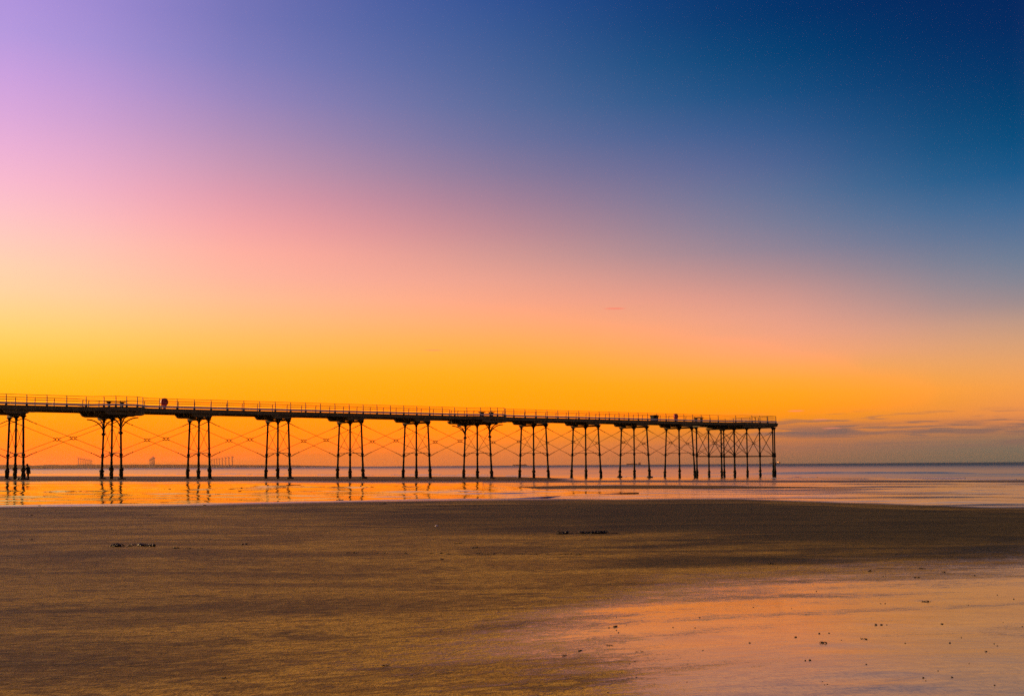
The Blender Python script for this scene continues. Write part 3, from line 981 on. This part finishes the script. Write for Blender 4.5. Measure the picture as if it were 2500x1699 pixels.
# longitudinal girders, one length per bay and line; edge fascia follows the outline
ulist = [U_START] + [k * L for k in range(-2, 12)] + [U_END]
for y in (-2.6, 0.0, 2.6):
    for a, b in zip(ulist, ulist[1:]):
        z0 = 7.79 + dz((a + b) / 2)
        MB().box(a + .012, b - .012, y - .13, y + .13, z0, DECK_Z - .102 + dz(a)).build('girder', GIRD, pier)
for poly, s in ((near, -1), (far, 1)):
    for (a, b), (c, e) in zip(poly, poly[1:]):
        t = Vector((c - a, e - b, 0)).normalized(); nn = Vector((-t.y, t.x, 0))
        ln = math.hypot(c - a, e - b); parts = max(1, round(ln / L))
        for q in range(parts):
            p0 = Vector((a, b, 0)) + t * (ln * q / parts + .006); p1 = Vector((a, b, 0)) + t * (ln * (q + 1) / parts - .006)
            m = MB()
            for w0, w1, h0, h1 in ((-0.01, 0.10, 7.83, DECK_Z - .104), (-0.06, 0.14, DECK_Z - .20, DECK_Z - .106), (-0.05, 0.13, 7.81, 7.88)):
                off0 = nn * (-w1 if s > 0 else w0); off1 = nn * (-w0 if s > 0 else w1)
                vs = [tuple(p + o + Vector((0, 0, h + dz(p.x)))) for p in (p0, p1) for o in (off0, off1) for h in (h0, h1)]
                m.add(vs, [(0, 1, 3, 2), (4, 6, 7, 5), (0, 4, 5, 1), (2, 3, 7, 6), (0, 2, 6, 4), (1, 5, 7, 3)])
            m.build('fascia', GIRD, pier)
# cross joists seen from below
for k in range(int((U_END - U_START) / 1.35)):
    u = U_START + 0.6 + k * 1.35
    if min(abs(u - q * L) for q in range(-2, 12)) > 0.5:
        MB().box(u - .06, u + .06, -2.9, 2.9, 7.96 + dz(u), DECK_Z - .103 + dz(u)).build('joist', TIMB, pier)
for k in range(6):
    u = UH1 + 0.9 + k * 1.35
    MB().box(u - .06, u + .06, -5.0, -2.74, 7.79 + dz(u), DECK_Z - .103 + dz(u)).build('joist', TIMB, pier)
for y in (-4.6, -2.6, 0.0, 2.6):
    MB().box(UH1 - 0.9 if abs(y) < 4 else UH1 + .5, U_END - .30, y - .15, y + .15, 7.42 + dz(UH1), 7.786 + dz(UH1)).build('head_girder', GIRD, pier)
# end beam of the head
moulded_beam(U_END - .12, -5.45, 7.2, 7.60 + dz(U_END), 8.19 + dz(U_END), 0.14, 0.3).build('end_beam', GIRD, pier)

# railing
PM = MB()
PM.tube([(0, 0, 0), (0, 0, .14), (0, 0, .22), (0, 0, .98), (0, .035, 1.10), (0, .10, 1.185), (0, .14, 1.20)], [.14, .12, .060, .048, .046, .044, .05], 7)
PM.tube([(0, .0, .61), (0, 0, .69)], .065, 7)
post_me = PM.mesh('railing_post', RAIL, True)


def poly_len(p):
    return sum(math.hypot(c - a, e - b) for (a, b), (c, e) in zip(p, p[1:]))


def posts_on(poly, s, phase):
    out = []
    corner = set()
    for (a, b) in poly[1:]:
        corner.add((a, b))
    for (a, b), (c, e) in zip(poly, poly[1:]):
        ln = math.hypot(c - a, e - b); straight = abs(b - e) < .01
        if straight and ln > 5:
            q = math.ceil((a + 0.5 - phase) / 2.17)
            while q * 2.17 + phase < c - 0.45:
                out.append((q * 2.17 + phase, b)); q += 1
        elif not straight:
            out.append(((a + c) / 2, (b + e) / 2)); 
        elif straight and ln > 1:
            out += [(a, b), ((a + c) / 2, b), (c, b)]
    for a, b in poly[1:]:
        if abs(abs(b) - HALF) < .01:
            out.append((a, b))
    return out


for poly, s, ph in ((near, -1, 0.35), (far, 1, 0.60)):
    inner = [(u, y - s * 0.08) for u, y in poly]
    for u, y in posts_on(inner, s, ph):
        o = put('railing_post', post_me, pier, (u, y, DECK_Z + dz(u)))
        o.rotation_euler = (0, 0, 0 if s < 0 else math.pi)
    for h, r in ((1.20, .034), (0.95, .022), (0.65, .022), (0.42, .022)):
        if h < .5 and s < 0:
            continue
        pts = [(u, y - s * (-0.0) + (0.13 if h > 1 else 0.0) * (1 if s < 0 else -1), DECK_Z + h + dz(u)) for u, y in inner]
        MB().tube(pts, r, 6).build('handrail' if h > 1 else 'rail', RAIL, pier)
    if s < 0:
        # raised kick board with a slot of light below it
        for (a, b), (c, e) in zip(inner, inner[1:]):
            t = Vector((c - a, e - b, 0)).normalized(); nn = Vector((-t.y, t.x, 0)); ln = math.hypot(c - a, e - b)
            parts = max(1, round(ln / 4.34))
            for q in range(parts):
                p0 = Vector((a, b, DECK_Z)) + t * (ln * q / parts + .005); p1 = Vector((a, b, DECK_Z)) + t * (ln * (q + 1) / parts - .005)
                vs = [tuple(p + o + Vector((0, 0, h + dz(p.x)))) for p in (p0, p1) for o in (nn * -.075, nn * -.045) for h in (.085, .335)]
                MB().add(vs, [(0, 1, 3, 2), (4, 6, 7, 5), (0, 4, 5, 1), (2, 3, 7, 6), (0, 2, 6, 4), (1, 5, 7, 3)]).build('kick_board', KICK, pier)
# end rail across the head
for yq in [-5.0 + 2.0 * i for i in range(7)]:
    put('railing_post', post_me, pier, (U_END - .08, yq, DECK_Z + dz(U_END)))
for h, r in ((1.20, .034), (0.95, .022), (0.65, .022), (0.42, .022)):
    MB().tube([(U_END - .08, -5.06, DECK_Z + h + dz(U_END)), (U_END - .08, 6.95, DECK_Z + h + dz(U_END))], r, 6).build('handrail' if h > 1 else 'rail', RAIL, pier)


# ------------------------------------------------------------------ things on the pier
def on_pier(u, y, z=0.0):
    return (PX0 + u * UX - y * UY, PY0 + u * UY + y * UX, DECK_Z + dz(u) + z)


def bench(u, y, ln, label, back=False):
    t = thing('bench', label, 'bench', on_pier(u, y, 0.002), PA, 'benches on the pier')
    for i in range(3):
        MB().box(-ln / 2, ln / 2, -.26 + i * .18, -.11 + i * .18, .69, .765).build('slat', TIMB, t)
    for s in (-1, 1):
        x = s * (ln / 2 - .42)
        MB().prism([(x - .10, 0), (x + .10, 0), (x + .09, .5), (x + .26, .688), (x - .26, .688), (x - .09, .5)], 'y', -.2, .2).build('leg', IRON, t)


bench(1 * L - 0.15, -1.6, 2.4, 'dark plank table bench on the wide platform near the red lifebuoy case')
bench(6 * L + 0.0, -1.2, 1.1, 'short dark bench on the middle platform, the shoreward of its pair')
bench(6 * L + 1.75, -1.2, 1.1, 'short dark bench on the middle platform, the seaward of its pair')
bench(10 * L + 3.0, -1.9, 2.2, 'dark plank bench on the deck just before the pier head')


def buoy_case(u, label):
    t = thing('lifebuoy_case', label, 'lifebuoy', on_pier(u, -HALF + 0.34, 0.0), PA, 'red lifebuoy cases on the pier')
    k = 16
    prof = []
    for i in range(k):
        a = 2 * math.pi * (i + .5) / k
        r = 0.45 * (1.0 + 0.025 * math.cos(8 * a))
        prof.append((r * math.cos(a), 0.80 + r * 1.10 * math.sin(a)))
    MB().prism(prof, 'y', -.13, .13).build('case', RED, t)
    MB().prism([(-.17, 0.0), (.17, 0.0), (.22, .45), (-.22, .45)], 'y', -.09, .09).build('stand', RED, t)
    MB().prism([(p[0] * .78, .80 + (p[1] - .80) * .78) for p in prof], 'y', -.15, -.131).build('cover', RED, t)
    for z, w in ((1.10, .30), (0.92, .5), (0.70, .5)):
        MB().box(-w / 2, w / 2, -.158, -.1505, z, z + .05).build('pale_bar', PALE, t)


buoy_case(1 * L + 5.35, 'red rounded lifebuoy case at the railing beside the platform with curved brackets')
buoy_case(10 * L - 3.55, 'red lifebuoy case at the railing close to the dark green chest')
t = thing('storage_chest', 'dark green chest with a domed lid standing on the pier deck', 'chest', on_pier(9 * L + 2.45, -HALF + .62, 0.0), PA)
MB().prism([(-.56, 0), (.56, 0), (.60, .72), (-.60, .72)], 'y', -.36, .36).build('body', GREEN, t)
MB().prism([(-.66, .722), (.66, .722), (.66, .80), (.45, .90), (0, .95), (-.45, .90), (-.66, .80)], 'y', -.42, .42).build('lid', GREEN, t)
t = thing('telescope_stand', 'small dark stand on the deck at the end of the pier', 'stand', on_pier(UH2 - 1.2, -2.0, 0.0), PA)
MB().tube([(0, 0, 0), (0, 0, .06), (0, 0, .1), (0, 0, 1.0)], [.22, .2, .06, .05], 9).build('pedestal', IRON, t)
MB().tube([(-.22, 0, 1.03), (.2, 0, 1.12)], [.09, .06], 9).build('barrel', IRON, t)
MB().box(-.55, .55, -.2, .2, .40, .46).build('ledge', TIMB, t)


# ------------------------------------------------------------------ person bending to a tripod at the foot of the first trestle
def person():
    px, py, pz = ground_at(70.5, 1168.7)
    k = (PY0 + 0) and 1
    # beside the near leg: same distance as the leg's foot
    bx, by = PX0 + 3.61 * UY, PY0 - 3.61 * UX
    x = bx + 0.66; y = by - 0.35; z = ground_z(x, y)
    t = thing('person', 'person in dark coat stooping over a tripod beside the pier leg', 'person', (x, y, z), 0)
    me = bpy.data.meshes.new('body')
    # faces -x (towards the leg)
    J = [((0.02, 0, 0.93), .150), ((0.02, 0, 1.12), .165), ((-0.03, 0, 1.32), .175), ((-0.06, 0, 1.44), .105), ((-0.10, 0, 1.53), .062),   # pelvis..neck 0-4
         ((-0.13, 0, 1.60), .098), ((-0.14, 0, 1.69), .095),                                                                          # head 5,6
         ((-0.02, .18, 1.41), .075), ((-0.20, .23, 1.19), .062), ((-0.42, .13, 1.06), .048), ((-0.50, .09, 1.05), .036),             # left arm 7-10
         ((-0.02, -.18, 1.41), .075), ((-0.22, -.23, 1.17), .062), ((-0.44, -.12, 1.04), .048), ((-0.52, -.08, 1.03), .036),         # right arm 11-14
         ((0.02, .10, 0.86), .112), ((-0.03, .12, 0.48), .082), ((0.06, .12, 0.09), .058), ((-0.12, .13, 0.045), .045),               # left leg 15-18
         ((0.02, -.10, 0.86), .112), ((0.0, -.13, 0.48), .082), ((0.11, -.14, 0.09), .058), ((-0.07, -.15, 0.045), .045)]              # right leg 19-22
    E_ = [(0, 1), (1, 2), (2, 3), (3, 4), (4, 5), (5, 6), (2, 7), (7, 8), (8, 9), (9, 10), (2, 11), (11, 12), (12, 13), (13, 14),
          (0, 15), (15, 16), (16, 17), (17, 18), (0, 19), (19, 20), (20, 21), (21, 22)]
    me.from_pydata([j[0] for j in J], E_, []); me.update()
    o = bpy.data.objects.new('body', me); COL.objects.link(o); o.parent = t
    sk = o.modifiers.new('skin', 'SKIN'); sk.use_smooth_shade = True
    for v, (_, r) in zip(me.skin_vertices[0].data, J):
        v.radius = (r, r * 1.0)
    me.skin_vertices[0].data[0].use_root = True
    o.modifiers.new('sub', 'SUBSURF').levels = 2
    o.modifiers['sub'].render_levels = 2
    me.materials.append(CLOTH)
    # coat skirt, hood, face and fingers
    MB().tube([(0.03, 0, .66), (0.03, 0, .80), (0.02, 0, .98), (0, 0, 1.18), (-.03, 0, 1.34)], [.235, .235, .215, .21, .20], 12).build('coat', CLOTH, t, True)
    MB().blob((-.115, 0, 1.645), (.125, .115, .135), 5, 2, 0.06).build('hood', CLOTH, t, True)
    fb_ = MB(); fb_.blob((-.185, 0, 1.63), (.062, .072, .088), 2, 2, 0.03)
    fb_.tube([(-.235, 0, 1.645), (-.268, 0, 1.615)], [.010, .017], 6)
    for s in (-1, 1):
        fb_.blob((-.238, s * .028, 1.655), (.010, .013, .009), 1, 1, 0)
    fb_.box(-.246, -.236, -.022, .022, 1.583, 1.590)
    fb_.build('face', SKIN, t, True)
    for s, b in ((1, Vector((-.50, .09, 1.05))), (-1, Vector((-.52, -.08, 1.03)))):
        h = MB(); h.blob(b + Vector((-.035, 0, 0)), (.045, .035, .022), 3, 2, .05)
        for i, ln in enumerate((.062, .075, .078, .068)):
            q = b + Vector((-.075, -.027 + .018 * i, .004))
            h.tube([q, q + Vector((-ln * .5, 0, -.004)), q + Vector((-ln * .75, 0, -.03))], [.0095, .009, .007], 6)
        q = b + Vector((-.03, -s * .032, .002)); h.tube([q, q + Vector((-.03, -s * .022, -.008)), q + Vector((-.058, -s * .016, -.02))], [.011, .010, .008], 6)
        h.build('hand', SKIN, t, True)
    # tripod with camera, standing between the person and the leg
    tx, ty = x - 0.66, y - 0.02; tz = ground_z(tx, ty)
    tr = thing('camera_tripod', 'thin black camera tripod under the hands of the stooping person', 'tripod', (tx, ty, tz))
    for a in (20, 140, 260):
        MB().tube([(0.03 * math.cos(R(a)), 0.03 * math.sin(R(a)), .92), (0.38 * math.cos(R(a)), 0.38 * math.sin(R(a)), 0.0)], [.022, .014], 7).build('leg', BLACK, tr)
    MB().tube([(0, 0, .72), (0, 0, 1.0)], .02, 8).build('centre_post', BLACK, tr)
    c = MB().box(-.06, .05, -.07, .07, 1.0, 1.10); c.tube([(-.06, 0, 1.05), (-.16, 0, 1.05)], .036, 10); c.build('camera_body', BLACK, tr)


person()


# ------------------------------------------------------------------ wind farm far out
def turbine_meshes():
    tw = MB().tube([(0, 0, 0), (0, 0, 16), (0, 0, 16.2), (0, 0, 80)], [3.4, 3.4, 2.9, 1.7], 10).mesh('tower', TURB, True)
    na = MB().tube([(-6, 0, 81.5), (-5, 0, 81.5), (8, 0, 81.8), (10.5, 0, 81.6)], [1.2, 2.3, 2.3, 1.3], 8).mesh('nacelle', TURB, True)
    hb = MB().tube([(-8.6, 0, 81.5), (-7.6, 0, 81.5), (-6, 0, 81.5)], [0.4, 1.5, 1.7], 8).mesh('hub', TURB, True)
    bl = []
    for a in (180, 60, -60):
        d = Vector((0, math.sin(R(a)), math.cos(R(a))))
        c = Vector((-7.3, 0, 81.5))
        bl.append(MB().tube([c, c + d * 6, c + d * 12, c + d * 46], [.9, 1.0, 1.3, .25], 6).mesh('blade', TURB, True))
    return tw, na, hb, bl


TM = turbine_meshes()
LBL = ('offshore wind turbine in the closely bunched row seen nearly end on', 'offshore wind turbine in the row of well spaced towers behind the third trestle',
       'offshore wind turbine in the widely spread row standing before the left coast')


def turbine(px, hpx, lab, rz):
    D = 80.0 * F_PX / hpx
    d = ray(px, 1144 - 0.0068 * px)
    t = thing('wind_turbine', LBL[lab], 'wind turbine', (d.x / d.y * D, D, SEA_Z), rz, ('bunched row of wind turbines', 'spaced row of wind turbines', 'spread row of wind turbines')[lab])
    put('tower', TM[0], t); put('nacelle', TM[1], t)
    h = put('hub', TM[2], t)
    for b in TM[3]:
        put('blade', b, h)


for i in range(8):                       # row before the coast: posts 191.8 .. 223.6
    q = i / 7.0
    px = 191.8 + (223.6 - 191.8) * (1 - (1 - q) ** 1.25)
    turbine(px, 23.6 - 6.2 * q, 2, R(8))
for i in range(7):                       # bunched row 365 .. 377
    q = i / 6.0
    turbine(365.5 + 11.4 * q, 17.6 + 6.6 * q, 0, R(12))
for px, ytop in ((517.2, 1122.2), (523.2, 1121.4), (529.4, 1120.7), (536.0, 1120.2), (543.0, 1119.2), (551.0, 1118.2), (559.0, 1117.2), (567.6, 1116.2)):
    turbine(px, 1140.6 - ytop, 1, R(-6))


# ------------------------------------------------------------------ ships on the horizon
def ship(px, D, ln, rz, label, style, lamp=False):
    d = ray(px, 1144 - 0.0068 * px)
    t = thing('cargo_ship', label, 'ship', (d.x / d.y * D, D, SEA_Z), rz, 'ships on the horizon')
    h = ln / 2; b = ln * .075; fb_ = ln * .05
    prof = [(-h, -.4 * b), (-h, .4 * b), (-h * .94, b), (h * .7, b), (h * .9, b * .6), (h, 0), (h * .9, -b * .6), (h * .7, -b), (-h * .94, -b)]
    hb = MB(); n = len(prof)
    hb.add([(x * .97, y * .85, -1) for x, y in prof] + [(x, y, fb_ + (ln * .018 if x > h * .7 else 0)) for x, y in prof],
           [tuple(range(n))[::-1], tuple(range(n, 2 * n))] + [(i, (i + 1) % n, (i + 1) % n + n, i + n) for i in range(n)])
    hb.build('hull', SHIPM, t)
    z = fb_
    if style == 'low':
        MB().box(-h * .8, -h * .62, -b * .7, b * .7, z, z + ln * .05).build('deckhouse', SHIPW, t)
        MB().box(-h * .5, h * .6, -b * .35, b * .35, z, z + ln * .012).build('deck_piping', SHIPM, t)
        MB().tube([(-h * .7, 0, z + ln * .05), (-h * .7, 0, z + ln * .09)], ln * .006, 6).build('mast', SHIPM, t)
    else:
        dh_ = MB().box(-h * .92, -h * .62, -b * .85, b * .85, z, z + ln * .085).build('deckhouse', SHIPW, t)
        MB().box(-h * .80, -h * .60, -b * 1.05, b * 1.05, z + ln * .085, z + ln * .105).build('bridge', SHIPW, dh_)
        MB().prism([(-h * .93, z + ln * .085), (-h * .85, z + ln * .085), (-h * .86, z + ln * .125), (-h * .92, z + ln * .125)], 'y', -b * .25, b * .25).build('funnel', SHIPM, t)
        for q in (-.35, .0, .35, .62):
            MB().box(h * q - ln * .075, h * q + ln * .075, -b * .7, b * .7, z, z + ln * .022).build('hatch', SHIPM, t)
        for q in (-.18, .18):
            MB().tube([(h * q, 0, z), (h * q, 0, z + ln * .085)], ln * .009, 6).build('crane_post', SHIPM, t)
            MB().tube([(h * q, 0, z + ln * .06), (h * (q + .28), 0, z + ln * .045)], ln * .005, 6).build('crane_jib', SHIPM, t)
        MB().tube([(h * .93, 0, z), (h * .93, 0, z + ln * .06)], ln * .006, 6).build('mast', SHIPM, t)
    if lamp:
        MB().blob((-h * .60, -b * 1.2, z + ln * .10), (3.4, 3.4, 3.4), 1, 2, 0).build('deck_lamp', LAMP, t)


ship(1547, 10200, 136, R(180), 'cargo ship with tall stern deckhouse and crane posts on the horizon', 'cargo')
ship(1892, 11200, 112, R(180), 'cargo ship with a lit orange deck lamp on the horizon off the pier head', 'cargo', True)
ship(1269, 9800, 130, R(170), 'low dark tanker without tall deckhouse on the horizon', 'low')


# ------------------------------------------------------------------ wrack and stones on the sand
def weed(px, py, wpx, hpx, seed, label, lumps=None):
    x, y, z = ground_at(px, py)
    k = math.hypot(x, y, CAMZ - z) / F_PX; w, h = wpx * k, hpx * k
    rr = random.Random(seed); b = MB()
    # fronds and torn blades heaped round a few knots along a wandering line
    knots = [(rr.uniform(-.5, .5), rr.uniform(.3, 1.0)) for _ in range(max(2, int(wpx / 22)))]
    if wpx > 60:
        knots += [(-.42, 1.0), (.40, .8)]
    for i in range(int(7 + wpx * 0.55)):
        kx, kh = rr.choice(knots)
        t = max(-.5, min(.5, kx + rr.gauss(0, .07 if wpx > 30 else .2))); cx = t * w
        cy = 1.2 * h * math.sin(t * 7 + seed) + rr.gauss(0, .5) * h
        hh = h * kh * rr.uniform(.25, 1.0)
        if rr.random() < .45:
            a = rr.uniform(-.7, .7); ln = rr.uniform(.6, 2.6) * h; ca_, sa_ = math.cos(a), math.sin(a)
            b.tube([(cx + ln * q * ca_, cy + ln * q * sa_, hh * (1 - 4 * q * q) * .8 + .001 + rr.uniform(0, .1) * h) for q in (-.5, -.2, .15, .5)],
                   [h * .03, h * .09, h * .10, h * .02], 4)
        else:
            sc_ = h * rr.uniform(.10, .30)
            b.blob((cx, cy, hh * .45), (sc_ * rr.uniform(1, 2.4), sc_ * rr.uniform(.8, 1.6), max(hh * .5, sc_ * .5)), seed + i, 1, 0.7, 3.0)
    for i in range(int(wpx / 14)):      # thread that ties the clump together
        x0 = (-.5 + i / max(1, int(wpx / 14))) * w
        b.tube([(x0 + w * .09 * q, 1.2 * h * math.sin((x0 / w + .09 * q) * 7 + seed) + rr.gauss(0, .12) * h, h * .07) for q in (0, .5, 1.0)], h * .07, 4)
    o = b.build('seaweed_clump', WEED, None, True, (x, y, z))
    o.rotation_euler = (0, 0, R(rr.uniform(-4, 10)))
    tag(o, label, 'seaweed', 'seaweed clumps on the sand')


W_STR = 'small dark scrap of seaweed lying flat on the drained sand'
W_POOL = 'dark scrap of seaweed lying in the shining water'
W_ROW = 'dark crumb of seaweed in the thin tide line across the sand'
weed(330, 1333, 96, 9, 1, 'long dark seaweed clump with a knot at one end on brown sand', 12)
weed(1420, 1302, 118, 9, 2, 'long ragged dark seaweed clump on the soaked sand belt', 12)
weed(838, 1222.5, 38, 6, 3, 'bushy dark seaweed clump at the edge of the shining pool', 9)
weed(772, 1223, 66, 2.5, 4, 'thin dark seaweed strand trailing along the pool edge')
for i, (px, py, w, h) in enumerate(((588, 1192.5, 5, 5), (587, 1200.5, 6, 4), (532, 1207, 9, 2.5), (709, 1203.5, 9, 3), (108, 1211, 4, 2.5), (232, 1207, 3, 2), (308, 1193, 3, 3), (973, 1200, 4, 3), (996, 1191, 3, 2.5), (1101, 1188, 4, 2.5), (1150, 1209, 5, 2.5), (1330, 1214, 5, 3), (760, 1201, 7, 2), (401, 1194, 4, 2), (932, 1193, 3, 2))):
    weed(px, py, w, h, 20 + i, ('lone dark lump of seaweed standing up from the shining pool' if h > 3.5 else 'flat dark strip of seaweed lying in the shining pool' if w > 6 else 'tiny dark speck of seaweed lying in the shining pool'), 3)
for i, (px, py, w, h) in enumerate(((98, 1234.5, 8, 2.5), (499, 1233.5, 4, 4), (70, 1258, 12, 3), (363, 1259, 10, 3), (938, 1230, 18, 3), (1300, 1219.5, 8, 3), (1380, 1220, 8, 3), (63, 1317, 24, 3), (590, 1329, 22, 4), (430, 1338, 10, 5), (458, 1339, 12, 4), (492, 1339, 14, 3), (1500, 1302, 12, 4), (1535, 1301, 18, 3), (2240, 1410, 10, 4), (1890, 1376, 26, 4), (2125, 1394, 10, 4), (2250, 1388, 14, 4), (2300, 1397, 12, 3), (950, 1625, 30, 5), (545, 1655, 10, 4), (1415, 1588, 14, 4), (1380, 1600, 14, 3), (2192, 1354, 12, 3), (1160, 1337, 12, 5), (1085, 1366, 18, 4), (1112, 1326, 30, 3), (1700, 1270, 6, 2.5), (1830, 1243, 10, 2.5), (1560, 1590, 16, 3), (2010, 1569, 14, 5), (2108, 1559, 12, 5), (1490, 1575, 18, 3), (1500, 1530, 12, 5), (2265, 1468, 22, 4))):
    zone = ('on the damp bank right behind the shining pool' if py < 1265 else 'on the soaked dark belt of sand' if (py < 1310 and px > 1080) else
            'on the brown sand around the long knotted clump' if (py < 1345 and px < 700) else 'at the edge between dark belt and shining sand' if (px > 1750 and py < 1415) else
            'on the shining sand among the pebbles' if px > 1300 and py > 1440 else 'on the combed brown sand')
    weed(px, py, w, h, 60 + i, ('slender strip' if w > 13 else 'tiny scrap') + ' of dark seaweed ' + zone)
rr = random.Random(21)
px = 846.0
i = 0
while px < 1420:
    weed(px, 1350 + 0.006 * (px - 846) + rr.uniform(-1.2, 1.2), rr.uniform(5, 20), rr.uniform(2, 3.8), 130 + i, W_ROW, 2)
    px += rr.uniform(10, 42); i += 1
px = 1045.0
while px < 1175:
    weed(px, 1236 + rr.uniform(-.6, .6), rr.uniform(4, 9), 2.2, 170 + i, 'dark crumb of seaweed in the short line on the bank behind the pool', 2); px += rr.uniform(9, 26); i += 1

stone_me = [MB().blob((0, 0, .32), (1.0, .75, .55), 31 + q, 2, 0.45, 1.6).mesh('pebble', STONE, True) for q in range(5)]
S_R = 'small dark wet pebble on the shining sand'
spots = [(1708, 1507, 6), (1643, 1531, 6), (1697, 1532, 5), (1830, 1569, 8), (1942, 1555, 9), (1716, 1587, 5), (1966, 1612, 7), (1977, 1611, 9), (2000, 1546, 9), (2024, 1545, 6), (2138, 1525, 11), (2152, 1525, 9), (2165, 1525, 5), (2300, 1523, 8), (2210, 1570, 6), (2319, 1569, 7), (2407, 1590, 9), (2254, 1654, 8), (2324, 1653, 8), (2379, 1405, 7), (2364, 1477, 4), (2435, 1452, 5), (2475, 1462, 5), (2449, 1519, 4), (2496, 1529, 5), (2427, 1571, 5), (2435, 1576, 5), (2347, 1556, 5), (2054, 1562, 4), (1932, 1485, 4), (1993, 1443, 5), (1839, 1482, 5), (1845, 1425, 6), (1830, 1393, 6), (2150, 1473, 5), (2161, 1473, 5), (2156, 1407, 5), (2162, 1406, 4), (1985, 1427, 4), (1487, 1532, 7), (1530, 1525, 4), (1510, 1544, 6), (1505, 1506, 4), (1550, 1614, 5), (1505, 1538, 5), (1484, 1690, 7), (1517, 1641, 5), (1553, 1653, 6), (1537, 1620, 5), (2013, 1671, 5), (2020, 1670, 5), (2008, 1663, 4), (2115, 1621, 6), (2290, 1637, 5), (2366, 1619, 4), (2428, 1672, 6), (2260, 1661, 5), (1677, 1664, 4), (104, 1476, 6), (104, 1597, 7), (161, 1494, 5), (393, 1597, 5), (579, 1662, 7), (1484, 1460, 5), (1497, 1455, 4), (1431, 1475, 4), (414, 1446, 4), (1075, 1541, 5), (1048, 1542, 4), (956, 1536, 4)]
for q, (px, py, w) in enumerate(spots):
    x, y, z = ground_at(px, py); s = 0.36 * w * math.hypot(x, y, CAMZ) / F_PX
    o = put('pebble', stone_me[q % 5], None, (x, y, z - s * .05)); o.scale = (s, s, s * .9); o.rotation_euler = (0, 0, q * 1.7)
    lab = (('pebble in the short tight row of three on the shining sand' if (2130 < px < 2170 and 1520 < py < 1530) else
            'pebble of the close pair on the shining sand' if (1960 < px < 1980 or 1995 < px < 2030 and py < 1550) else
            'pebble in the loose scatter where brown sand turns shining' if px < 1560 else
            'larger dark wet pebble lying alone on the shining sand' if w >= 7 else 'tiny dark wet pebble lying alone on the shining sand') if px > 1400 else
           'small dark pebble on the dull brown sand')
    tag(o, lab, 'pebble', 'pebbles on the right sand' if px > 1400 else 'pebbles on the brown sand')
x, y, z = ground_at(1066, 1285)
o = MB().blob((0, 0, .012), (.034, .026, .02), 3, 2, 0.2).build('seashell', SHELL, None, True, (x, y, z))
tag(o, 'single white seashell on the dark sand', 'seashell')


# ------------------------------------------------------------------ evening haze over the sea
def haze():
    b = MB().box(-16600, 16600, -16600, 16600, -11.0, 112.0)
    m = bpy.data.materials.new('evening_haze'); m.use_nodes = True
    T = NT(m.node_tree); out = T.n('ShaderNodeOutputMaterial')
    pv = T.n('ShaderNodeVolumePrincipled'); T.l.new(pv.outputs[0], out.inputs['Volume'])
    pv.inputs['Color'].default_value = (1.0, 0.84, 0.46, 1)
    pv.inputs['Density'].default_value = 2.0e-5
    pv.inputs['Anisotropy'].default_value = 0.9
    o = b.build('haze', m); o['kind'] = 'stuff'
    o['label'] = 'thin warm evening haze over the sea'; o['category'] = 'haze'


haze()
